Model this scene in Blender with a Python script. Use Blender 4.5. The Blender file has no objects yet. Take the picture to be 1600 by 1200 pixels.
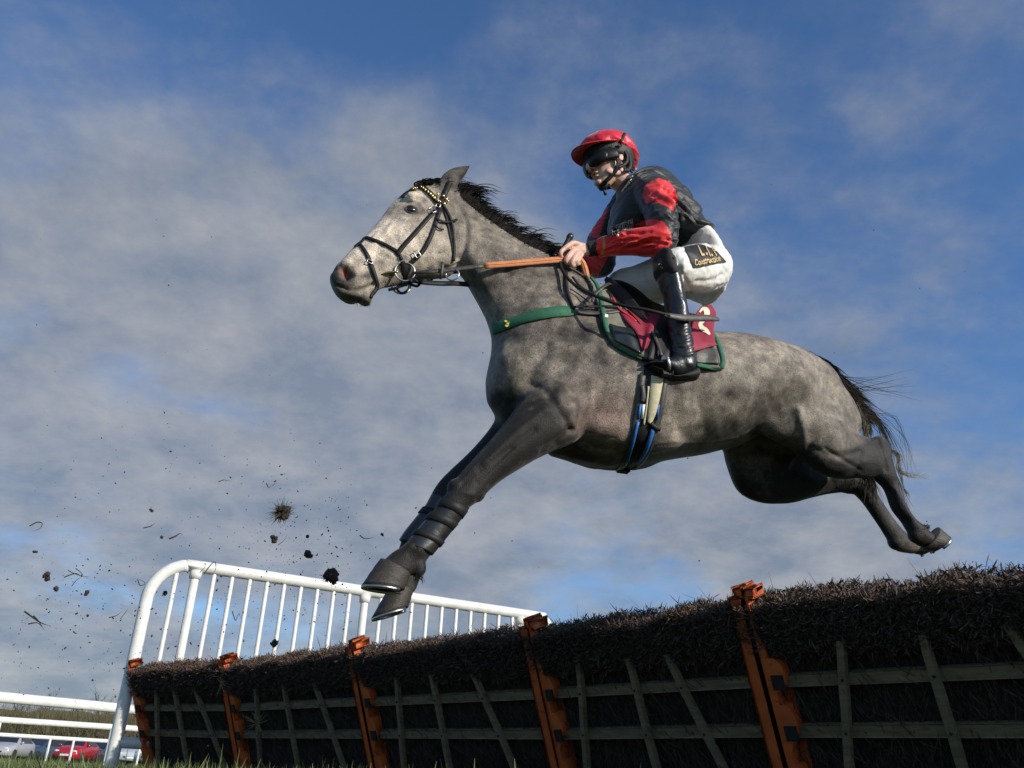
import bpy, bmesh, math, random
import numpy as np
from mathutils import Vector, Matrix, noise
from mathutils.bvhtree import BVHTree

rnd = random.Random(7)
C = bpy.context.scene.collection
scene = bpy.context.scene

# ------------------------------------------------------------------ camera
CAM_H = 0.18
FPX = 1350.0
PITCH = math.atan(617 / FPX)
ROLL = 0.045
F_ = Vector((0, math.cos(PITCH), math.sin(PITCH)))
R0 = Vector((1, 0, 0)); U0 = Vector((0, -math.sin(PITCH), math.cos(PITCH)))
R_ = R0 * math.cos(ROLL) + U0 * math.sin(ROLL)
U_ = -R0 * math.sin(ROLL) + U0 * math.cos(ROLL)
CAM = Vector((0, 0, CAM_H))
cd = bpy.data.cameras.new('camera'); cam = bpy.data.objects.new('camera', cd); C.objects.link(cam)
cd.sensor_width = 36; cd.lens = 36 * FPX / 1600; cd.clip_end = 5000; cd.clip_start = 0.02
cam.matrix_world = Matrix(((R_.x, U_.x, -F_.x, 0), (R_.y, U_.y, -F_.y, 0), (R_.z, U_.z, -F_.z, CAM_H), (0, 0, 0, 1)))
scene.camera = cam

# ------------------------------------------------------------------ light
SUN_EL = math.radians(23)
SUN_DIR = Vector((0.80, -0.60, 0)).normalized() * math.cos(SUN_EL) + Vector((0, 0, math.sin(SUN_EL)))
SUN_ROT = math.atan2(SUN_DIR.x, SUN_DIR.y)
scene.view_settings.view_transform = 'Standard'
scene.view_settings.look = 'None'
scene.view_settings.exposure = 0.0
scene.view_settings.gamma = 1.0
scene.view_settings.use_curve_mapping = False
sl = bpy.data.lights.new('sun', 'SUN'); sl.energy = 4.7; sl.angle = math.radians(0.5); sl.color = (1.0, 0.93, 0.82)
so = bpy.data.objects.new('sun', sl); C.objects.link(so)
so.rotation_euler = SUN_DIR.to_track_quat('Z', 'Y').to_euler()

def ray(px, py):
    return (F_ + R_ * ((px - 800) / FPX) - U_ * ((py - 600) / FPX)).normalized()

world = bpy.data.worlds.new("World"); scene.world = world; world.use_nodes = True
wn = world.node_tree; wn.nodes.clear(); L = wn.links.new
def N(t, **k):
    n = wn.nodes.new(t)
    for a, b in k.items(): setattr(n, a, b)
    return n
def M(op, a, b=None, clamp=False):
    n = N('ShaderNodeMath', operation=op, use_clamp=clamp)
    for i, v in enumerate((a, b)):
        if v is None: continue
        if isinstance(v, (int, float)): n.inputs[i].default_value = v
        else: L(v, n.inputs[i])
    return n.outputs[0]
tc = N('ShaderNodeTexCoord')
sky = N('ShaderNodeTexSky', sky_type='NISHITA', sun_disc=False, sun_elevation=SUN_EL, sun_rotation=SUN_ROT,
        altitude=50, air_density=1.0, dust_density=0.6, ozone_density=2.2)
sep = N('ShaderNodeSeparateXYZ'); L(tc.outputs['Generated'], sep.inputs[0])
X, Y, Z = sep.outputs
zz = M('ADD', M('MAXIMUM', Z, 0.0), 0.30)
cmb = N('ShaderNodeCombineXYZ'); L(M('DIVIDE', X, zz), cmb.inputs[0]); L(M('DIVIDE', Y, zz), cmb.inputs[1])
def ntex(vec, scale, detail, rough, dist, off=(0, 0, 0), sc=(1, 1, 1)):
    mp = N('ShaderNodeMapping'); L(vec, mp.inputs[0]); mp.inputs[1].default_value = off; mp.inputs[3].default_value = sc
    n = N('ShaderNodeTexNoise'); L(mp.outputs[0], n.inputs['Vector'])
    n.inputs['Scale'].default_value = scale; n.inputs['Detail'].default_value = detail
    n.inputs['Roughness'].default_value = rough; n.inputs['Distortion'].default_value = dist
    return n.outputs['Fac']
n1 = ntex(cmb.outputs[0], 1.9, 9, 0.58, 0.15, (3.1, 1.7, 0), (1, 1, 1))
n2 = ntex(cmb.outputs[0], 7.5, 9, 0.64, 0.1, (0.3, 8.7, 2), (1, 1.1, 1))
# clusters of cloud (+) and gaps (-): picture position, angular radius (deg), weight
BL = [(150, 230, 13, 0.20), (330, 330, 9, 0.10), (560, 250, 8, 0.08), (120, 440, 9, 0.10), (250, 780, 17, 0.34),
      (720, 760, 17, 0.30), (1200, 740, 12, 0.20), (200, 590, 3.4, -0.34), (330, 625, 2.6, -0.26), (420, 640, 2.2, -.15), (100, 1060, 3.2, 0.65), (230, 1062, 3.0, 0.6),
      (250, 10, 15, -0.17), (700, 0, 13, -.16), (560, 60, 8, -.08), (1500, 60, 9, .05), (1400, 300, 14, -0.06), (1150, 90, 12, -0.06), (670, 170, 4, .12), (570, 215, 3, .14), (830, 90, 4, .06), (1130, 140, 5, .06), (860, 190, 8, 0.07), (1190, 890, 4.0, 0.20),
      (1330, 910, 3.6, 0.16), (120, 975, 3.0, -0.26), (280, 975, 3.2, -0.22), (430, 970, 4, -0.20), (640, 950, 5, -0.08), (900, 930, 4.5, -0.16), (1080, 920, 3.0, -0.12), (1250, 970, 4.0, -.05),
      (1480, 720, 9, 0.06), (60, 560, 5, -0.08), (1400, 560, 8, -0.05)]
acc = M('ADD', M('MULTIPLY', n1, 0.74), M('MULTIPLY', n2, 0.46))
for (bx, by, rad, wgt) in BL:
    d = ray(bx, by)
    dt = N('ShaderNodeVectorMath', operation='DOT_PRODUCT'); L(tc.outputs['Generated'], dt.inputs[0]); dt.inputs[1].default_value = d
    k = 1.0 / (1 - math.cos(math.radians(rad)))
    e = M('POWER', 2.718, M('MULTIPLY', M('SUBTRACT', dt.outputs['Value'], 1.0), k * 1.0))
    acc = M('ADD', acc, M('MULTIPLY', e, wgt))
mr = N('ShaderNodeMapRange', interpolation_type='SMOOTHSTEP'); L(acc, mr.inputs[0])
mr.inputs[1].default_value = 0.47; mr.inputs[2].default_value = 0.93
dens = M('MULTIPLY', mr.outputs[0], 0.92)
# cloud colour: mauve grey bodies with paler crests
n3 = ntex(cmb.outputs[0], 5.0, 9, 0.65, 0.1, (5, 2, 0), (1, 1, 1))
cr = N('ShaderNodeValToRGB'); L(n3, cr.inputs[0])
cr.color_ramp.elements[0].position = 0.36; cr.color_ramp.elements[0].color = (0.220, 0.262, 0.335, 1)
cr.color_ramp.elements[1].position = 0.68; cr.color_ramp.elements[1].color = (0.41, 0.42, 0.44, 1)
hs = N('ShaderNodeMixRGB', blend_type='MULTIPLY'); hs.inputs[0].default_value = 1.0
L(sky.outputs[0], hs.inputs[1]); hs.inputs[2].default_value = (0.084, 0.116, 0.152, 1)
mx = N('ShaderNodeMixRGB'); L(dens, mx.inputs[0]); L(hs.outputs[0], mx.inputs[1]); L(cr.outputs[0], mx.inputs[2])
bgn = N('ShaderNodeBackground'); bgn.inputs[1].default_value = 1.0; L(mx.outputs[0], bgn.inputs[0])
wo = N('ShaderNodeOutputWorld'); L(bgn.outputs[0], wo.inputs[0])

# ------------------------------------------------------------------ helpers: picture geometry
PSI = math.radians(14)
HEAD = Vector((-math.cos(PSI), -math.sin(PSI), 0))      # the horse's heading
NL = Vector((math.sin(PSI), -math.cos(PSI), 0))         # sideways, towards the camera side
_d = F_ + R_ * (200 / FPX)
ORG = CAM + _d * 3.72
def U(px, py, lat=0.0):
    """a point in the horse's midplane shifted sideways by lat metres"""
    d = ray(px, py); o = ORG + NL * lat
    return CAM + d * ((o - CAM).dot(NL) / d.dot(NL))
def at_y(px, py, y):
    d = ray(px, py); return CAM + d * (y / d.y)
def at_z(px, py, z):
    d = ray(px, py); return CAM + d * ((z - CAM_H) / d.z)
def proj(P):
    P = np.asarray(P, float) - np.array(CAM)
    z = P @ np.array(F_); return 800 + FPX * (P @ np.array(R_)) / z, 600 - FPX * (P @ np.array(U_)) / z
def latof(P): return (np.asarray(P, float) - np.array(ORG)) @ np.array(NL)
PXM = FPX / 3.7   # pixels per metre near the horse

# ------------------------------------------------------------------ helpers: objects
def thing(name, label, cat, loc=(0, 0, 0), group=None):
    o = bpy.data.objects.new(name, None); C.objects.link(o); o.location = loc; o.empty_display_size = 0.1
    o['label'] = label; o['category'] = cat
    if group: o['group'] = group
    bpy.context.view_layer.update()
    return o
def tag(o, label, cat, group=None):
    o['label'] = label; o['category'] = cat
    if group: o['group'] = group
    return o
def fin(name, me, m, parent=None, smooth=True, kind=None, label=None):
    if isinstance(me, bmesh.types.BMesh):
        b = me; me = bpy.data.meshes.new(name); b.normal_update(); b.to_mesh(me); b.free()
    o = bpy.data.objects.new(name, me); C.objects.link(o)
    if m is not None:
        me.materials.clear()
        for q in (m if isinstance(m, (list, tuple)) else [m]): me.materials.append(q)
    if smooth: me.polygons.foreach_set('use_smooth', [True] * len(me.polygons))
    if parent is not None:
        o.parent = parent
        o.matrix_parent_inverse = Matrix.Translation(-parent.location) if parent.parent is None else Matrix.Identity(4)
    if kind: o['kind'] = kind
    if label: o['label'] = label
    return o
def npmesh(name, V, Fq):
    me = bpy.data.meshes.new(name); V = np.asarray(V, np.float32)
    Fq = np.asarray(Fq, np.int32); k = Fq.shape[1]
    me.vertices.add(len(V)); me.vertices.foreach_set('co', V.ravel())
    me.loops.add(Fq.size); me.loops.foreach_set('vertex_index', Fq.ravel())
    me.polygons.add(len(Fq)); me.polygons.foreach_set('loop_start', np.arange(0, Fq.size, k, dtype=np.int32))
    me.update(calc_edges=True); me.validate()
    return me

def catmull(P, sub):
    P = np.asarray(P, float)
    if len(P) < 3 or sub <= 1: return P
    out = []
    Q = np.vstack([2 * P[0] - P[1], P, 2 * P[-1] - P[-2]])
    for i in range(1, len(Q) - 2):
        a, b, c, d = Q[i - 1], Q[i], Q[i + 1], Q[i + 2]
        for k in range(sub):
            t = k / sub
            out.append(0.5 * ((2 * b) + (c - a) * t + (2 * a - 5 * b + 4 * c - d) * t * t + (3 * b - a - 3 * c + d) * t ** 3))
    out.append(P[-1]); return np.array(out)

def rings_bm(bm, rings):
    vs = [[bm.verts.new(p) for p in r] for r in rings]; n = len(rings[0])
    for i in range(len(vs) - 1):
        for j in range(n):
            bm.faces.new((vs[i][j], vs[i][(j + 1) % n], vs[i + 1][(j + 1) % n], vs[i + 1][j]))
    bm.faces.new(list(reversed(vs[0]))); bm.faces.new(vs[-1])

def domed(rings, d0, d1, h0=0.5, h1=0.5):
    """round off both ends of a ring stack"""
    def end(r, c, t, s, h):
        return [c + (p - c) * s + t * h for p in r]
    c0 = sum(rings[0], Vector()) / len(rings[0]); c1 = sum(rings[-1], Vector()) / len(rings[-1])
    r0 = sum((p - c0).length for p in rings[0]) / len(rings[0]); r1 = sum((p - c1).length for p in rings[-1]) / len(rings[-1])
    A = [end(rings[0], c0, -d0, s, r0 * h0 * k) for s, k in ((0.25, 1.0), (0.66, 0.78), (0.9, 0.42))]
    B = [end(rings[-1], c1, d1, s, r1 * h1 * k) for s, k in ((0.9, 0.42), (0.66, 0.78), (0.25, 1.0))]
    return A + rings + B

def loft(bm, st, sub=4, seg=20, dome=(0.5, 0.5)):
    """st: (ax, ay, bx, by, half width, lat, egg): outline pairs in the picture -> elliptical sections in space"""
    st = catmull([tuple(s) + (0,) * (7 - len(s)) for s in st], sub)
    A = [U(s[0], s[1], s[5]) for s in st]; B = [U(s[2], s[3], s[5]) for s in st]
    Cn = [(a + b) / 2 for a, b in zip(A, B)]
    rings = []; T = []
    for i, s in enumerate(st):
        t = (Cn[min(i + 1, len(st) - 1)] - Cn[max(i - 1, 0)]).normalized(); T.append(t)
        u = (A[i] - B[i]) / 2; Ap = u.length; uh = u.normalized()
        v = (Cn[i] - CAM).normalized(); w = v.cross(t).normalized()
        uw = abs(uh.dot(w)); nw = NL.dot(w)
        a2 = Ap * Ap - (s[4] * nw / max(uw, 0.3)) ** 2
        a = math.sqrt(max(a2, (0.45 * Ap) ** 2))
        r = []
        for j in range(seg):
            th = 2 * math.pi * j / seg
            r.append(Cn[i] + uh * (a * math.cos(th)) + NL * (s[4] * math.sin(th) * (1 - s[6] * math.cos(th))))
        rings.append(r)
    rings_bm(bm, domed(rings, T[0], T[-1], dome[0], dome[1]))

def tube(bm, pts, rad, sub=4, seg=12, flat=None, fax=None, dome=0.9):
    """round (or flattened along fax by factor flat) tapering tube through world points"""
    if isinstance(rad, (int, float)): rad = [rad] * len(pts)
    D = catmull([tuple(p) + (r,) for p, r in zip(pts, rad)], sub)
    P = [Vector(d[:3]) for d in D]; rings = []; T = []
    up = Vector((0.13, 0.21, 0.97)); prev = None
    for i, d in enumerate(D):
        t = (P[min(i + 1, len(P) - 1)] - P[max(i - 1, 0)]).normalized(); T.append(t)
        if fax is not None: x = (fax - t * fax.dot(t)).normalized()
        else:
            x = (prev - t * prev.dot(t)) if prev is not None else t.cross(up)
            if x.length < 1e-4: x = t.cross(Vector((1, 0, 0)))
            x.normalize()
        prev = x; y = t.cross(x); fl = flat if flat else 1.0
        rings.append([P[i] + x * (d[3] * fl * math.cos(2 * math.pi * j / seg)) + y * (d[3] * math.sin(2 * math.pi * j / seg)) for j in range(seg)])
    rings_bm(bm, domed(rings, T[0], T[-1], dome, dome))

def ellipsoid(bm, c, ax, rr, seg=16):
    """c centre; ax three axis vectors; rr three radii"""
    r = bmesh.ops.create_uvsphere(bm, u_segments=seg, v_segments=max(8, seg // 2), radius=1)
    for v in r['verts']:
        p = v.co.copy(); v.co = c + ax[0] * (p.x * rr[0]) + ax[1] * (p.y * rr[1]) + ax[2] * (p.z * rr[2])

def box(bm, c, h, M3=None, bev=0.0, seg=2):
    r = bmesh.ops.create_cube(bm, size=2)
    for v in r['verts']:
        p = Vector((v.co.x * h[0], v.co.y * h[1], v.co.z * h[2])); v.co = (M3 @ p if M3 is not None else p) + Vector(c)
    if bev:
        es = list({e for v in r['verts'] for e in v.link_edges})
        bmesh.ops.bevel(bm, geom=es, offset=bev, segments=seg, affect='EDGES', profile=0.6)
    return r

def remesh(bm, vox, smooth=4, fac=0.5):
    me = bpy.data.meshes.new('tmp'); bmesh.ops.recalc_face_normals(bm, faces=bm.faces); bm.to_mesh(me); bm.free()
    o = bpy.data.objects.new('tmp', me); C.objects.link(o)
    r = o.modifiers.new('r', 'REMESH'); r.mode = 'VOXEL'; r.voxel_size = vox; r.use_smooth_shade = True
    if smooth:
        s = o.modifiers.new('s', 'SMOOTH'); s.iterations = smooth; s.factor = fac
    dg = bpy.context.evaluated_depsgraph_get(); out = bpy.data.meshes.new_from_object(o.evaluated_get(dg))
    bpy.data.objects.remove(o); bpy.data.meshes.remove(me)
    return out

def get_v(me):
    a = np.empty(len(me.vertices) * 3, np.float32); me.vertices.foreach_get('co', a); return a.reshape(-1, 3).astype(float)
def set_v(me, V): me.vertices.foreach_set('co', np.asarray(V, np.float32).ravel()); me.update()
def get_n(me):
    a = np.empty(len(me.vertices) * 3, np.float32); me.vertex_normals.foreach_get('vector', a); return a.reshape(-1, 3).astype(float)
def pcoords(V, mirror=True):
    W = V.copy()
    if mirror:
        l = latof(W); W = W - 2 * np.minimum(l, 0)[:, None] * np.array(NL)
    return proj(W)
def dseg(X, Y, pl):
    best = np.full(len(X), 1e9)
    pl = catmull(pl, 4) if len(pl) > 2 else np.array(pl, float)
    for (ax, ay), (bx, by) in zip(pl[:-1], pl[1:]):
        dx, dy = bx - ax, by - ay; l2 = dx * dx + dy * dy + 1e-9
        t = np.clip(((X - ax) * dx + (Y - ay) * dy) / l2, 0, 1)
        best = np.minimum(best, np.hypot(X - ax - t * dx, Y - ay - t * dy))
    return best
def sculpt(me, strokes, sidepow=1.0, mirror=True):
    V = get_v(me); Nn = get_n(me); X, Y = pcoords(V, mirror)
    side = np.clip(np.abs(Nn @ np.array(NL)) * 1.3, 0, 1) ** sidepow
    D = np.zeros(len(V))
    for pl, w, amp in strokes: D += amp * np.exp(-(dseg(X, Y, pl) / w) ** 2) * side
    set_v(me, V + Nn * D[:, None])
def fold(me, amp, freq, seed, stretch=(1, 1, 1), ridged=True, mask=None):
    V = get_v(me); Nn = get_n(me); S = np.array(stretch) * freq; out = np.zeros(len(V))
    for i, v in enumerate(V):
        p = Vector((v[0] * S[0] + seed, v[1] * S[1], v[2] * S[2]))
        h = noise.noise(p)
        if ridged: h = (1 - abs(h) * 2.2) - 0.5
        out[i] = h
    if mask is not None: out *= mask
    set_v(me, V + Nn * (out * amp)[:, None])
def bvh(me):
    return BVHTree.FromPolygons([v.co.copy() for v in me.vertices], [tuple(p.vertices) for p in me.polygons])
def hit(b, px, py, off=0.0):
    d = ray(px, py); r = b.ray_cast(CAM, d)
    if r[0] is None:
        # just outside the outline: nearest surface to the ray in the midplane
        q = U(px, py, 0.05); r = b.find_nearest(q)
        return r[0] + r[1] * off, r[1]
    n = r[1] if r[1].dot(d) < 0 else -r[1]
    return r[0] + n * off, n
def mir(p): return p - NL * (2 * (p - ORG).dot(NL))
def mirn(n): return n - NL * (2 * n.dot(NL))

def ribbon(bm, P, Nn, w, t, closed=False):
    """strap of width w and thickness t through points P lying on normals Nn"""
    n = len(P); rings = []
    if isinstance(w, (list, tuple)): w = list(np.interp(np.linspace(0, 1, n), np.linspace(0, 1, len(w)), w))
    for i in range(n):
        a = P[(i - 1) % n] if closed else P[max(i - 1, 0)]; b = P[(i + 1) % n] if closed else P[min(i + 1, n - 1)]
        tg = (b - a).normalized(); nn = (Nn[i] - tg * Nn[i].dot(tg)).normalized(); s = tg.cross(nn)
        ww = w[i] if isinstance(w, (list, tuple)) else w
        rings.append([P[i] + s * (ww / 2) - nn * (t * .3), P[i] + s * (ww / 2) * .96 + nn * (t * 0.5), P[i] + nn * t * .62,
                      P[i] - s * (ww / 2) * .96 + nn * (t * 0.5), P[i] - s * (ww / 2) - nn * (t * .3)])
    vs = [[bm.verts.new(p) for p in r] for r in rings]; m = 5
    for i in range(n if closed else n - 1):
        for j in range(m):
            q = (i + 1) % n
            bm.faces.new((vs[i][j], vs[i][(j + 1) % m], vs[q][(j + 1) % m], vs[q][j]))
    if not closed: bm.faces.new(list(reversed(vs[0]))); bm.faces.new(vs[-1])
def strap(bm, b, px, w, t=0.004, off=0.004, both=False, sub=5):
    """strap laid on surface b along a picture polyline"""
    D = catmull(px, sub) if len(px) > 2 else np.array([np.array(px[0]) * (1 - k / 8) + np.array(px[1]) * k / 8 for k in range(9)])
    PN = [hit(b, d[0], d[1], off) for d in D]
    P = [p for p, _ in PN]; Nn = [n for _, n in PN]
    for _ in range(2):
        P = [P[0]] + [(P[i - 1] + P[i] * 2 + P[i + 1]) / 4 for i in range(1, len(P) - 1)] + [P[-1]]
        Nn = [Nn[0]] + [(Nn[i - 1] + Nn[i] * 2 + Nn[i + 1]).normalized() for i in range(1, len(P) - 1)] + [Nn[-1]]
    if isinstance(w, (list, tuple)):
        w = list(np.interp(np.linspace(0, 1, len(P)), np.linspace(0, 1, len(w)), w))
    ribbon(bm, P, Nn, w, t)
    if both: ribbon(bm, [mir(p) for p in P], [mirn(n) for n in Nn], w, t)
    return P, Nn
def torus(bm, c, n, R, r, seg=28, m=8, sx=1.0):
    n = n.normalized(); x = n.cross(Vector((0, 0, 1))).normalized(); y = n.cross(x)
    rings = []
    for i in range(seg):
        a = 2 * math.pi * i / seg; d = x * (math.cos(a) * sx) + y * math.sin(a)
        rings.append([bm.verts.new(c + d * R + (d * math.cos(2 * math.pi * j / m) + n * math.sin(2 * math.pi * j / m)) * r) for j in range(m)])
    for i in range(seg):
        for j in range(m):
            q = (i + 1) % seg; bm.faces.new((rings[i][j], rings[q][j], rings[q][(j + 1) % m], rings[i][(j + 1) % m]))

def strands(name, items, m, parent, nseg=6):
    """items: (list of world points, base width): tapered hair ribbons with two crossed blades"""
    V = []; Q = []
    for pts, w in items:
        P = catmull(pts, 3) if len(pts) > 2 else np.array(pts, float)
        n = len(P)
        for k in range(2):
            base = len(V)
            for i, p in enumerate(P):
                t = P[min(i + 1, n - 1)] - P[max(i - 1, 0)]; t = t / (np.linalg.norm(t) + 1e-9)
                v = np.array(CAM) - p; v /= np.linalg.norm(v)
                s = np.cross(t, v); s /= np.linalg.norm(s) + 1e-9
                if k: s = np.cross(t, s)
                ww = w * (1 - (i / (n - 1)) ** 1.6 * 0.9) / 2
                V += [p + s * ww, p - s * ww]
            for i in range(n - 1):
                a = base + 2 * i; Q.append((a, a + 1, a + 3, a + 2))
    return fin(name, npmesh(name, V, Q), m, parent)

# ------------------------------------------------------------------ materials
def mat(name, col, rough=0.6, var=0.25, scale=20, bump=0.2, bscale=60, metal=0.0, col2=None, attr=None, sheen=0.0, spec=0.5, stretch=(1, 1, 1), bdist=0.004, trans=0.0, coat=0.0):
    m = bpy.data.materials.new(name); m.use_nodes = True; nt = m.node_tree; l = nt.links.new; b = nt.nodes['Principled BSDF']
    tcn = nt.nodes.new('ShaderNodeTexCoord'); mp = nt.nodes.new('ShaderNodeMapping'); l(tcn.outputs['Object'], mp.inputs[0]); mp.inputs[3].default_value = stretch
    nz = nt.nodes.new('ShaderNodeTexNoise'); l(mp.outputs[0], nz.inputs['Vector']); nz.inputs['Scale'].default_value = scale; nz.inputs['Detail'].default_value = 8; nz.inputs['Roughness'].default_value = 0.62
    mrn = nt.nodes.new('ShaderNodeMapRange'); l(nz.outputs['Fac'], mrn.inputs[0]); mrn.inputs[1].default_value = 0.3; mrn.inputs[2].default_value = 0.7
    mixn = nt.nodes.new('ShaderNodeMixRGB'); l(mrn.outputs[0], mixn.inputs[0])
    c = list(col) + [1]
    if col2 is None:
        mixn.inputs[1].default_value = [x * (1 - var) for x in col] + [1]; mixn.inputs[2].default_value = [min(1, x * (1 + var)) for x in col] + [1]
    else:
        mixn.inputs[1].default_value = c; mixn.inputs[2].default_value = list(col2) + [1]
    out = mixn.outputs[0]
    if attr:
        an = nt.nodes.new('ShaderNodeAttribute'); an.attribute_name = attr
        mm = nt.nodes.new('ShaderNodeMixRGB'); mm.blend_type = 'MULTIPLY'; mm.inputs[0].default_value = 1
        l(an.outputs['Color'], mm.inputs[1]); l(out, mm.inputs[2]); out = mm.outputs[0]
    l(out, b.inputs['Base Color'])
    b.inputs['Roughness'].default_value = rough; b.inputs['Metallic'].default_value = metal
    b.inputs['Specular IOR Level'].default_value = spec
    if sheen: b.inputs['Sheen Weight'].default_value = sheen; b.inputs['Sheen Roughness'].default_value = 0.4
    if trans: b.inputs['Transmission Weight'].default_value = trans
    if coat: b.inputs['Coat Weight'].default_value = coat; b.inputs['Coat Roughness'].default_value = 0.15
    if bump:
        n2_ = nt.nodes.new('ShaderNodeTexNoise'); l(mp.outputs[0], n2_.inputs['Vector']); n2_.inputs['Scale'].default_value = bscale; n2_.inputs['Detail'].default_value = 6
        bp = nt.nodes.new('ShaderNodeBump'); bp.inputs['Strength'].default_value = bump; bp.inputs['Distance'].default_value = bdist
        l(n2_.outputs['Fac'], bp.inputs['Height']); l(bp.outputs[0], b.inputs['Normal'])
    return m
def lap(me, it, mask, fac=.5):
    V = get_v(me); E = np.empty(len(me.edges) * 2, np.int32); me.edges.foreach_get('vertices', E); E = E.reshape(-1, 2); n = len(V)
    deg = np.bincount(E.ravel(), minlength=n)[:, None].astype(float)
    for _ in range(it):
        S = np.stack([np.bincount(E[:, 0], V[E[:, 1], c], n) + np.bincount(E[:, 1], V[E[:, 0], c], n) for c in range(3)], 1)
        V += (S / deg - V) * (fac * mask[:, None])
    set_v(me, V)
def fbm(V, f, seed, stretch=(1, 1, 1)):
    return np.array([noise.fractal(Vector((v[0] * f * stretch[0] + seed, v[1] * f * stretch[1], v[2] * f * stretch[2])), 0.8, 2.1, 4) for v in V])
def setattr_col(me, name, cols):
    a = me.color_attributes.new(name, 'FLOAT_COLOR', 'POINT'); cols = np.asarray(cols, np.float32)
    if cols.shape[1] == 3: cols = np.hstack([cols, np.ones((len(cols), 1), np.float32)])
    a.data.foreach_set('color', cols.ravel())

leather = mat('black_leather', (0.014, 0.013, 0.013), 0.55, 0.3, 60, 0.25, 160, spec=.25)
leather_worn = mat('worn_leather', (0.05, 0.046, 0.04), 0.5, 0.5, 60, 0.3, 160)
boot_m = mat('polished_boot_leather', (0.010, 0.010, 0.011), 0.36, 0.4, 30, 0.35, 34, coat=0.2, bdist=0.012)
steel = mat('steel', (0.50, 0.48, 0.44), 0.34, 0.2, 80, 0.1, 200, metal=1)
brass = mat('brass', (0.75, 0.52, 0.22), 0.28, 0.2, 80, 0.1, 200, metal=1)
# ================================================================== SETTING
grass_soil = mat('field_grass', (0.028, 0.050, 0.012), 0.9, 0.4, 3, 0.6, 40, col2=(0.062, 0.080, 0.022), bdist=0.03)
bm = bmesh.new(); bmesh.ops.create_grid(bm, x_segments=90, y_segments=90, size=1500)
for v in bm.verts:
    r = v.co.xy.length
    v.co.z = -0.0006 * max(0, r - 400) if r > 400 else 0.0
fin('ground', bm, grass_soil, kind='structure', smooth=False)

# grass blades in front and around: one mass nobody could count
gm = mat('grass_blade', (0.045, 0.085, 0.016), 0.55, 0.3, 6, 0, col2=(0.16, 0.17, 0.05), sheen=0.2)
def grass(name, pts, hmin, hmax, wid):
    r = np.random.RandomState(3); n = len(pts); V = []; Q = []
    h = hmin + (hmax - hmin) * r.rand(n) ** 1.4; a = r.rand(n) * 2 * np.pi; lean = r.rand(n) * 0.75; w = wid * (0.6 + 0.8 * r.rand(n)); f = r.rand(n) * 2 * np.pi
    dx = np.cos(a); dy = np.sin(a); sx = np.cos(f); sy = np.sin(f)
    lv = []
    for t, ww in ((0, 1.0), (0.45, 0.85), (0.8, 0.5), (1.0, 0.06)):
        bx = pts[:, 0] + dx * lean * h * t * t * 0.9; by = pts[:, 1] + dy * lean * h * t * t * 0.9; bz = h * t * (1 - 0.25 * lean * t)
        for s in (-1, 1): lv.append(np.stack([bx + sx * s * ww * w / 2, by + sy * s * ww * w / 2, bz], 1))
    V = np.stack(lv, 1).reshape(-1, 3); base = np.arange(n)[:, None] * 8
    Q = np.concatenate([base + np.array([[2 * k, 2 * k + 1, 2 * k + 3, 2 * k + 2]]) for k in range(3)], 0)
    return fin(name, npmesh(name, V, Q), gm, kind='stuff', smooth=False)
r = np.random.RandomState(11)
P1 = np.stack([r.uniform(-6.5, 3.5, 26000), r.uniform(1.3, 9.0, 26000)], 1)
P2 = np.stack([r.uniform(-3.2, 0.6, 11000), r.uniform(1.3, 4.4, 11000)], 1)
grass('turf_grass', np.vstack([P1, P2]), 0.07, 0.215, 0.006)
# bare loose turf thrown up in the grass
P3 = np.stack([r.uniform(-22, 26, 22000), r.uniform(9, 34, 22000)], 1)
grass('far_turf_grass', P3, 0.08, 0.20, 0.014)

# ------------------------------------------------------------------ hurdles
orange = mat('orange_padding', (0.62, 0.125, 0.022), 0.5, 0.22, 14, 0.3, 40, col2=(0.40, 0.075, 0.018))
orange_c = mat('orange_cap', (0.78, 0.17, 0.03), 0.55, 0.3, 24, 0.35, 50, col2=(.36, .07, .015))
wood = mat('weathered_timber', (0.105, 0.076, 0.040), 0.85, 0.3, 9, 0.5, 40, col2=(0.22, 0.165, 0.092), stretch=(1, 1, 6))
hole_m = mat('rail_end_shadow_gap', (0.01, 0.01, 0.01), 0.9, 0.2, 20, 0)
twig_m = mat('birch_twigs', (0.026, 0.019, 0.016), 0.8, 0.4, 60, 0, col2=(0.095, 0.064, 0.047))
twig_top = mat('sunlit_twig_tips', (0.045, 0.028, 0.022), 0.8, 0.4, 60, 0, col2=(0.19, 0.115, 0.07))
core_m = mat('packed_birch', (0.014, 0.011, 0.009), 0.95, 0.4, 90, 1.0, 150, col2=(.045, .034, .027), stretch=(1, 1, .3), bdist=.02)
HT = 0.93
tops = [at_z(213, 1036, HT), at_z(362, 1030, HT), at_z(566, 1006, HT), at_z(842, 974, HT), at_z(1176, 926, HT)]
rowd = (tops[4] - tops[0]); rowd.z = 0; rowd.normalize()
sp = [(tops[i + 1] - tops[i]).length for i in range(4)]
print('hurdle spacing', [round(s, 2) for s in sp])
_t = np.array([(p - tops[0]).dot(rowd) for p in tops]); SPC = (_t[4] - _t[0]) / 4
perp = Vector((-rowd.y, rowd.x, 0))
if perp.y > 0: perp = -perp                            # towards the landing side
base_mid = sum(tops, Vector()) / 5
off0 = (base_mid - tops[0]).dot(perp)
LEAN = 0.38
NH = 7
ends = []
for i in range(-0, NH):
    s = _t[i] if i < 5 else _t[4] + (i - 4) * SPC
    k = (tops[i] - tops[0]).dot(perp) if i < 5 else (tops[4] - tops[0]).dot(perp)
    p = tops[0] + rowd * s + perp * k; ends.append(p)
zax = (Vector((0, 0, HT)) + perp * LEAN).normalized()
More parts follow.
